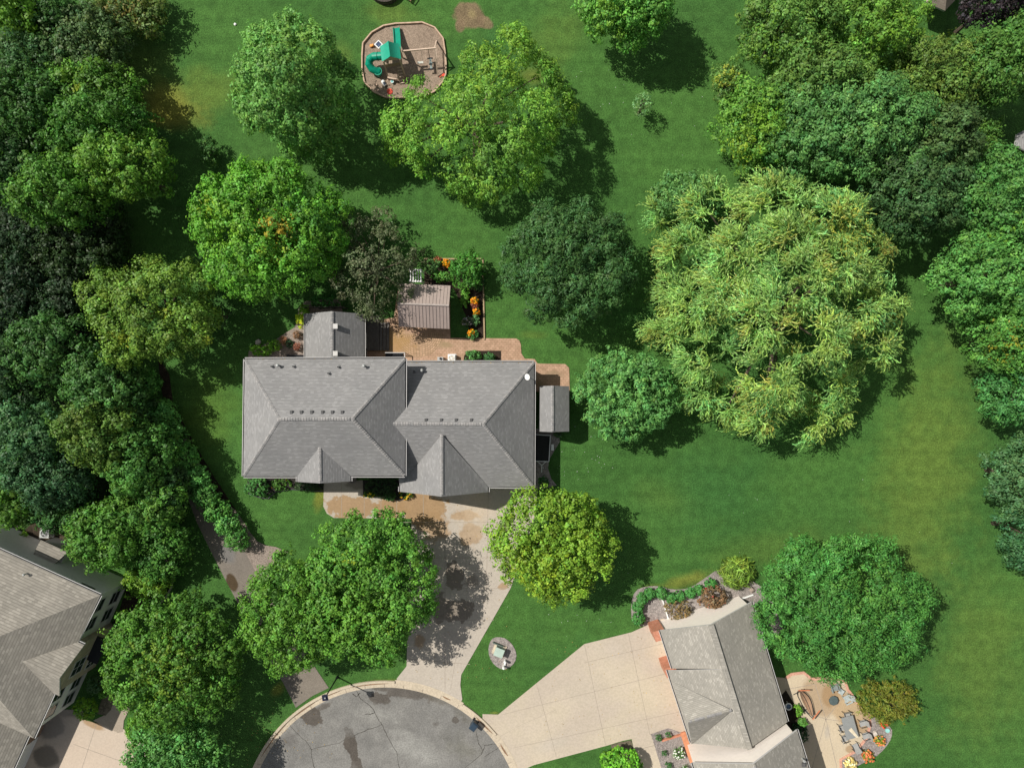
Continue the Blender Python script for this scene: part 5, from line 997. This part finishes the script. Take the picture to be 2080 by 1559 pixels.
tree('big sprawling light green elm below the play area', 985, 240, 190, 170, 11.5, (.115, .215, .035), 'elm_tree', lobes=t10, nl=24, rc=.44, ls=.27, lw=.42, dens=2.1, pt=[(1030, 120, 100, (.16, .235, .03), .5), (1000, 330, 80, (.10, .19, .055), .4), (930, 240, 60, (.2, .25, .03), .25)], base=(980, 250))
tree('green maple cut by the top border, right of the bare soil patch', 1275, 12, 98, 82, 9, (.085, .20, .04), 'maple_tree', pt=[(1240, 30, 60, G_YEL, .4)], **MAP)
tree('yellowish green maple left of the bright lime maple', 318, 632, 148, 120, 10, (.095, .155, .028), 'maple_tree', nl=28, rc=.52, ls=.23, lw=.7, elong=1.1, dens=1.7, pt=[(240, 690, 26, YEL, .7), (420, 690, 16, YEL, .5), (330, 630, 30, YEL, .3), (370, 620, 80, G_YEL, .3)])
tree('round green maple covering the front of the bottom left house', 356, 1340, 140, 134, 9, (.062, .135, .022), 'maple_tree', pt=[(330, 1350, 80, (.13, .17, .02), .5)], rl=1.5, nlobe=42, **MAP)
tree('bright green maple cut by the bottom border left of the turning circle', 365, 1540, 102, 88, 7.5, (.075, .18, .05), 'maple_tree', **MAP)
tree('wide teal-green honey locust behind the right-hand house', 1706, 1228, 180, 156, 10, (.055, .15, .036), 'locust_tree', fine=True, nl=24, rc=.46, ls=.25, lw=.42, dens=2.2, rl=2.1, nlobe=46, pt=[(1780, 1200, 120, (.08, .16, .03), .35)])
tree('low olive-brown bushy tree at the edge of the patio, below the honey locust', 1803, 1422, 68, 46, 3.2, (.125, .14, .022), 'japanese_maple', nl=16, rc=.25, ls=.22, lw=.32, droop=.4, dens=5, zc=.5)
tree('little pale sapling casting a small shadow on the upper lawn', 1305, 212, 24, 24, 3.8, (.13, .22, .10), 'sapling', nl=8, rc=.22, ls=.16, dens=4, nlobe=10, rl=.5)
# right side
RT = dict(nl=14, rc=.38, ls=.29, lw=.5, dens=3.0)
for a in [
 ('tall light green tree cut by the top border, right of the striped lawn', 1600, 55, 110, 110, 11, (.082, .15, .035), [(1580, 60, 60, G_YEL, .3)]),
 ('green tree at the top border left of the tan roof corner', 1765, 55, 110, 90, 11, (.09, .17, .028), [(1820, 60, 40, G_YEL, .4)]),
 ('feathery green tree below the pair at the top border', 1660, 175, 110, 85, 10.5, (.08, .14, .035), []),
 ('broad glossy green tree in the middle of the upper right grove', 1740, 270, 160, 120, 12, (.072, .155, .05), []),
 ('yellow-tipped tree at the left edge of the upper right grove', 1530, 260, 85, 95, 9, (.095, .19, .035), [(1530, 250, 50, G_YEL, .6), (1510, 300, 40, (.25, .3, .03), .4)]),
 ('tree in the crook between the glossy tree and the willow', 1630, 260, 100, 110, 10.5, (.07, .155, .05), []),
 ('olive green tree right of the glossy tree', 1890, 170, 95, 90, 10, (.08, .125, .028), []),
 ('green tree in front of the dark purple tree', 1990, 150, 100, 85, 10.5, (.062, .13, .03), [(1960, 130, 40, G_YEL, .25)]),
 ('green tree cut by the right border, in the top right corner', 2070, 100, 70, 70, 10, (.055, .125, .028), []),
 ('dark green tree wedged between the willow and the right border grove', 1855, 400, 120, 105, 11, (.042, .085, .032), []),
 ('dusky green tree above the dark wedge tree', 1890, 290, 95, 75, 11, (.055, .095, .034), []),
 ('big green tree cut by the right border, level with the willow top', 2030, 410, 120, 110, 11, (.062, .15, .04), [(2070, 480, 60, G_YEL, .4)]),
 ('big light green tree cut by the right border, level with the willow middle', 2000, 560, 130, 100, 11, (.075, .175, .045), []),
 ('green tree with a golden spray cut by the right border', 2055, 690, 95, 85, 10, (.07, .16, .035), [(2060, 690, 45, (.28, .25, .02), .3)]),
 ('low green tree cut by the right border above the open lawn', 2065, 800, 75, 65, 7.5, (.05, .14, .045), []),
 ('greyish green tree cut by the right border beside the lower lawn', 2070, 965, 68, 85, 8, (.06, .12, .055), []),
 ('darker green tree cut by the right border, lowest on that side', 2080, 1080, 60, 75, 7.5, (.04, .10, .045), []),
]:
    tree(a[0], *a[1:7], nl=24, rc=.45, ls=.27, lw=.5, dens=1.9, pt=a[7], group='trees of the right-hand grove', rl=max(1.3, a[3]/20*.34))
tree('small-leaved green tree peeping out above the willow on its left', 1400, 400, 80, 50, 6.5, (.08, .165, .055), 'broadleaf_tree', nl=14, rc=.28, ls=.2, dens=4)
tree('small yellow-topped tree at the lawn edge, left tip of the grove', 1478, 170, 38, 46, 5, (.085, .15, .04), 'broadleaf_tree', nl=12, rc=.25, ls=.2, dens=4, pt=[(1480, 155, 30, (.3, .32, .04), .5)])
tree('very dark purple-black tree at the top border', 2010, 12, 68, 52, 9, (.028, .022, .026), 'purple_beech', nl=14, rc=.3, ls=.22, dens=4)
tree('small bright tree standing in the dark gap of the grove', 1988, 275, 32, 40, 6, (.07, .14, .03), 'broadleaf_tree', nl=13, rc=.26, ls=.22, dens=4)
# left wood
for a in [
 ('yellow-green tree in the top left corner', 45, 30, 60, 55, 8.5, (.085, .17, .02), []),
 ('dark green tree right of the corner tree at the top', 110, 45, 55, 55, 6.5, (.03, .075, .018), []),
 ('greyish feathery green tree near the top left border', 175, 90, 82, 80, 6, (.062, .10, .04), []),
 ('faintly bronze-tinted tree cut by the top border', 255, 26, 76, 52, 3.4, (.075, .105, .03), [(260, 10, 60, (.14, .11, .02), .4)]),
 ('blue-green tree on the left border below the corner tree', 40, 140, 75, 70, 8, (.045, .095, .035), []),
 ('green tree with yellow tips left of the dry lawn', 190, 195, 90, 58, 7.5, (.055, .12, .018), [(160, 150, 40, G_YEL, .5), (175, 190, 16, YEL, .6)]),
 ('green tree on the left border beside the yellow-tipped one', 60, 230, 95, 85, 10, (.035, .085, .02), []),
 ('spreading mid-green tree in front of the dry lawn', 205, 265, 100, 60, 10.5, (.05, .12, .022), []),
 ('light green tree pointing at the tall shadow, right edge of the upper wood', 268, 345, 85, 68, 9.5, (.085, .165, .024), []),
 ('light green tree left of the pointing tree', 135, 390, 90, 70, 9.5, (.06, .135, .022), []),
 ('dim green tree on the left border level with the lime maple top', 30, 350, 75, 75, 9, (.03, .07, .022), []),
 ('blackish-green tree in the gloom behind the yellowish maple', 165, 500, 95, 90, 6, (.016, .032, .010), []),  # shade put into the leaf colour, here and in both spruces below
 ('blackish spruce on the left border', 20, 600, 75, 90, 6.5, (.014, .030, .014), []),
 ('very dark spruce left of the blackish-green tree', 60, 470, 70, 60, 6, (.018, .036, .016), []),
 ('dark green tree below the yellowish maple on its left', 110, 715, 100, 75, 9.5, (.038, .09, .024), []),
 ('leafy tree below the yellowish maple', 215, 780, 80, 70, 9, (.045, .105, .028), []),
 ('dark tree on the left border at house level', 25, 760, 70, 80, 9, (.022, .05, .02), []),
 ('mossy green tree in the middle of the lower wood', 205, 880, 72, 75, 10.5, (.07, .12, .024), []),
 ('teal-green tree on the left border of the lower wood', 50, 900, 90, 90, 10.5, (.042, .095, .042), []),
 ('rounded green tree facing the hedge along the trail', 285, 930, 66, 76, 8.5, (.05, .12, .026), []),
 ('dark blue-green tree between the mossy tree and the left border', 120, 960, 75, 70, 9.5, (.03, .07, .032), []),
 ('bright green tree at the lower right corner of the wood', 304, 1020, 70, 70, 7, (.065, .14, .026), []),
 ('green tree overhanging the two-storey wall', 222, 1085, 78, 68, 7.5, (.06, .135, .024), []),
 ('green tree between the wood and the trail', 326, 1110, 58, 62, 5, (.05, .12, .024), []),
 ('yellow-green tree on the left border above the grey air conditioner', 25, 1010, 60, 55, 7.5, (.06, .13, .02), []),
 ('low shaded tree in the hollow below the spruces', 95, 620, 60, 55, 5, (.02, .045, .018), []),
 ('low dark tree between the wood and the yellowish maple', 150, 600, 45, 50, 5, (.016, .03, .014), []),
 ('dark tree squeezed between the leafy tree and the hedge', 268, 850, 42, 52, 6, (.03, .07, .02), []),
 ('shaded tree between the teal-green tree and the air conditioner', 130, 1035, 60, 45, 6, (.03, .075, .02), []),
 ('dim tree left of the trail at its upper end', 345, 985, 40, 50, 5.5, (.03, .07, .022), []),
 ('small dark tree in the shade left of the trail', 300, 1180, 40, 26, 2.6, (.085, .15, .018), []),
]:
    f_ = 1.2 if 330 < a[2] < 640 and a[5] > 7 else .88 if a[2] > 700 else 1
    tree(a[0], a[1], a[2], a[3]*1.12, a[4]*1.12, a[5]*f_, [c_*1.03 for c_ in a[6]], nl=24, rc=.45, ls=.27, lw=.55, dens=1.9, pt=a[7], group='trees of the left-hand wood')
tree('small shrub-like tree alone in the tree shadow above the lime maple', 425, 305, 20, 30, 2.4, (.045, .10, .028), 'broadleaf_tree', nl=11, rc=.26, ls=.2, dens=3)
tree('grey-green understorey tree poking from the shadow left of the house', 440, 640, 34, 30, 4.2, (.04, .08, .03), 'broadleaf_tree', nl=11, rc=.26, ls=.2, dens=3)
# hedge shrubs along the trail
hs = [(300, 780, 26, 32, 3, 'hedge bush at the north end of the trail hedge'), (335, 840, 30, 30, 3, 'hedge bush second from the north end'), (345, 885, 36, 36, 3.4, 'pale green hedge bush, widest of the row'), (375, 930, 32, 32, 3.2, 'hedge bush facing the south-west house corner'),
      (402, 968, 28, 30, 3, 'hedge bush below the widest one'), (420, 1005, 28, 28, 2.8, 'hedge bush where the gravel strip begins'), (440, 1035, 26, 26, 2.8, 'hedge bush above the last two'), (462, 1062, 26, 26, 2.6, 'hedge bush last but one at the trail end'), (483, 1095, 24, 22, 2.4, 'hedge bush at the south tip beside the pink gravel')]
for i, (x, y, rx, ry, h, l) in enumerate(hs):
    tree(l, x, y, rx, ry, h, [(.075, .19, .045), (.09, .22, .06), (.065, .16, .04)][i % 3], 'hedge_bush', nl=13, rc=.3, ls=.22, dens=4.5, cat='bush', group='bushes of the hedge along the trail', zc=.5)
# round clipped shrubs of the gravel bed
bx = [(1297, 1256, 14), (1296, 1231, 13), (1304, 1215, 13), (1320, 1205, 12.5), (1343, 1204, 13), (1364, 1214, 12.5), (1381, 1210, 11), (1402, 1203, 11.5), (1420, 1197, 11), (1443, 1185, 12)]
nm = ['nearest the driveway', 'second from the driveway', 'third from the driveway', 'on the outer bend of the bed', 'above the white downspout', 'right of the downspout', 'before the gap in the row', 'after the gap in the row', 'left of the last one', 'last of the row, above the bronze bush']
for (x, y, r_), l in zip(bx, nm): shrub('round clipped green shrub '+l, x, y, r_, r_, .95, (.055, .16, .045), 'boxwood', ls=.17, dens=34, nl=9, rc=.12, ball=True, lw=.7, var=.1, group='round shrubs along the gravel bed')
for x, y, r_, l in ((1338, 1497, 7.5, 'tiny clipped shrub left of the low brick wall'), (1358, 1491, 6.5, 'tiny clipped shrub touching the low brick wall'), (1349, 1528, 6.5, 'tiny clipped shrub beside the walk'), (1358, 1555, 9, 'tiny clipped shrub cut by the bottom border')): shrub(l, x, y, r_, r_, .6, (.035, .10, .03), 'boxwood', ls=.09, dens=50, nl=9, rc=.07, ball=True, group='tiny shrubs by the brick wall')
shrub('bronze smoke bush against the white gable, the larger one', 1448, 1213, 34, 27, 2.2, (.15, .10, .055), 'smoke_bush', dens=7, nl=10, ls=.18, fl=[((.45, .03, .03), .05, .16)]); shrub('bronze bush at the corner by the white downspout', 1380, 1238, 30, 24, 1.7, (.14, .105, .045), 'smoke_bush', dens=6, nl=9, ls=.17)
shrub('clump of yellow-green strap-leaved grass at the top of the gravel bed', 1494, 1161, 36, 28, .9, (.13, .19, .035), 'ornamental_grass', ls=.8, lw=.11, dens=7, nl=9, rc=.5, var=.3, fl=[((.5, .3, .03), .04, .1)])
shrub('hydrangea covered in white heads in the grey gravel', 1379, 1528, 13, 12, .9, (.06, .14, .03), 'hydrangea', ls=.12, dens=18, fl=[((.85, .85, .78), .5, .1)]); shrub('white hydrangea cut by the bottom border', 1390, 1560, 9, 8, .9, (.06, .14, .03), 'hydrangea', ls=.12, dens=18, fl=[((.85, .85, .78), .5, .1)])
shrub('bright green bush beside the walk at the bottom border', 1262, 1546, 46, 30, 3, (.10, .24, .025), 'bush', ls=.22, dens=8, nl=12)
shrub('green bush beside the patio hammock', 1621, 1442, 9, 13, 1.2, (.10, .21, .03)); shrub('green bush below the hammock', 1630, 1466, 9, 8, 1.0, (.08, .18, .04)); shrub('dark ground shrub along the house wall by the patio', 1622, 1490, 22, 24, .8, (.02, .055, .022)); shrub('leafy bush between the right-hand house and the honey locust', 1545, 1265, 14, 26, 1.6, (.04, .11, .032)); shrub('round bush at the north-east corner of the right-hand house', 1548, 1228, 14, 12, 1.3, (.05, .15, .04))
for x, y, r_, c_, f_, l in ((1786, 1503, 11, (.16, .2, .03), (.65, .18, .07), 'orange and green planting at the lawn edge of the gravel strip'), (1762, 1534, 13, (.14, .16, .03), (.62, .17, .07), 'large orange planting low on the gravel strip'), (1727, 1550, 13, (.5, .42, .16), (.75, .62, .34), 'cream-yellow flowering clump at the bottom border'), (1795, 1468, 8, (.15, .2, .03), (.7, .06, .04), 'red flowers at the foot of the olive-brown tree')): shrub(l, x, y, r_, r_, .6, c_, 'flower_clump', ls=.16, dens=16, fl=[(f_, .6, .16)], cat='flowers')
# beds of the central house
shrub('round green bush at the south-west corner of the central house', 521, 988, 30, 22, 1.8, (.06, .16, .045), 'bush', dens=8, nl=11, ls=.17)
shrub('low green planting with an orange bloom under the west eave', 572, 984, 22, 12, .7, (.05, .11, .02), fl=[((.65, .22, .03), .02, .16)], cat='plants', name='ground_cover'); shrub('dark low shrubs left of the front walk', 625, 985, 30, 11, .8, (.025, .05, .02))
shrub('dark shrubs filling the front bed by the garage', 775, 985, 36, 22, 1.2, (.02, .045, .018), dens=7); shrub('green plants with yellow flowers at the left of the front bed', 752, 1003, 14, 6, .5, (.05, .11, .02), 'flower_clump', 'flowers', fl=[((.65, .45, .02), .25, .12)]); shrub('dark green clump in front of the garage bed', 790, 1008, 18, 8, .8, (.03, .085, .025)); shrub('orange-yellow flowers at the right of the front bed', 823, 1005, 20, 6, .5, (.06, .11, .02), 'flower_clump', 'flowers', fl=[((.7, .33, .02), .4, .13)])
shrub('yellow-green ground cover sweeping along the north-west corner', 530, 711, 25, 12, .6, (.10, .21, .02), 'ground_cover', 'plants', dens=12); shrub('bright green mound beside the rusty shrubs', 556, 702, 15, 13, .8, (.14, .27, .03), dens=12)
shrub('brilliant yellow shrub at the sun room corner', 612, 650, 11, 17, 1.3, (.38, .45, .03), dens=14); shrub('green shrub above the brilliant yellow one', 619, 630, 10, 13, 1.4, (.14, .26, .03), dens=10); shrub('dark green hedge bushes behind the sun room', 662, 612, 36, 13, 1.6, (.035, .11, .025), dens=7)
for x, y, r_, c_, l in ((577, 692, 9, (.26, .13, .07), 'rusty red barberry nearest the green mound'), (603, 680, 8, (.2, .12, .07), 'rusty barberry near the brilliant yellow shrub'), (604, 704, 8, (.28, .12, .08), 'reddish barberry against the sun room wall'), (588, 698, 9, (.03, .06, .035), 'dark green shrub among the barberries')): shrub(l, x, y, r_, r_, .8, c_, 'barberry', ls=.12, dens=12)
shrub('variegated green bush at the top left of the garden bed', 878, 541, 20, 17, 1.4, (.09, .17, .06), dens=9); shrub('bright leafy bush under the variegated one', 895, 562, 24, 12, 1.1, (.10, .23, .05), dens=9); tree('tall green bush in the garden bed right of the gazebo', 948, 548, 34, 38, 3.6, (.05, .14, .025), 'garden_tree', nl=14, rc=.28, ls=.2, dens=5); shrub('dark feathery bush at the right of the tall one', 975, 570, 14, 26, 1.8, (.03, .075, .025))
shrub('light green vine-like plants between gazebo and flower border', 944, 603, 10, 24, 1.0, (.11, .24, .04), dens=10); shrub('green leaves with purple-white blooms in the flower border', 950, 653, 15, 10, .7, (.10, .12, .08), 'flower_clump', 'flowers', ls=.13, dens=12, fl=[((.5, .44, .52), .35, .1)]); shrub('grey-green leafy plants right of the purple-white blooms', 966, 650, 8, 14, .8, (.11, .2, .09), dens=11); shrub('green leaves round the lowest lilies', 960, 680, 13, 11, .8, (.06, .15, .05), dens=10)
for x, y, rx, ry, l in ((907, 535, 8, 8, 'orange lilies at the top of the garden bed'), (964, 612, 7, 7, 'orange lilies in the upper right border'), (968, 633, 7, 6, 'orange lilies below the dark red leaves'), (957, 676, 7, 8, 'orange lilies nearest the patio')): shrub(l, x, y, rx, ry, .9, (.10, .15, .03), 'day_lilies', 'flowers', ls=.16, dens=14, fl=[((.9, .27, .01), .8, .17)])
shrub('dark red leafed plant between the orange lilies', 966, 622, 9, 7, .9, (.16, .05, .03), dens=12); shrub('rust-red plant at the top edge of the garden bed', 889, 528, 7, 6, .8, (.25, .09, .04), dens=12)
shrub('round green shrub left in the patio island', 960, 722, 17, 12, 1.2, (.08, .19, .06), dens=10); shrub('darker green shrub right in the patio island', 994, 725, 13, 9, 1.0, (.045, .12, .045), dens=10); shrub('small dark shrub between the trailer and the yellow-green maple', 1103, 978, 14, 12, .9, (.035, .10, .03)); shrub('low green plant behind the shed', 1133, 882, 8, 5, .5, (.06, .10, .05))
# beds of the left-hand house
shrub('yellow-green clipped bush at the driveway corner of the left-hand house', 176, 1438, 26, 26, 2.0, (.11, .20, .02), 'bush', dens=8, nl=11, ls=.18); shrub('silvery green shrub below the entrance window', 193, 1388, 22, 22, 1.6, (.045, .085, .04), dens=7); shrub('small bright shrub at the gravel sliver', 212, 1408, 10, 8, 1.2, (.09, .19, .03)); shrub('small bush beside the pinkish driveway', 272, 1478, 16, 26, 1.8, (.10, .21, .03), dens=8); shrub('white-flowered dark shrub by the second ground floor window', 245, 1262, 16, 14, .9, (.02, .05, .02), fl=[((.6, .62, .6), .06, .08)])
shrub('yellow-green shrub near the curved edging', 296, 1185, 14, 10, .9, (.17, .25, .02)); shrub('rust red plant at the curved edging', 322, 1196, 10, 8, .7, (.28, .12, .04)); shrub('pale yellow-green plant beside the grey air conditioner', 45, 1092, 14, 14, .9, (.14, .22, .03)); shrub('red flower clump at the left border', 20, 1081, 4, 4, .5, (.5, .14, .08), 'flower_clump', 'flowers', dens=20)

# loose fallen leaves on the drives and in the gutters
nl_ = 420; pts = []
for k in range(nl_):
    x, y, z = random.choice([(random.uniform(840, 1030), random.uniform(1010, 1380), .07), (random.uniform(1100, 1380), random.uniform(1290, 1500), .07), (random.gauss(560, 60), random.gauss(1500, 40), .06), (random.uniform(500, 815), random.uniform(729, 734), 6.12), (random.uniform(830, 1080), random.uniform(736, 740), 3.65)]); pts.append(tuple(P(x, y, z)))
pts = np.array(pts); o = leaf_obj('fallen_leaves', pts, rng.normal(0, 1, (nl_, 3))*np.array([1, 1, .1]), np.tile([0, 0, 1.], (nl_, 1)), rng.uniform(.06, .13, nl_), .08, np.array([.22, .15, .05])*np.exp(rng.normal(0, .3, (nl_, 1))), None); o['kind'] = 'stuff'
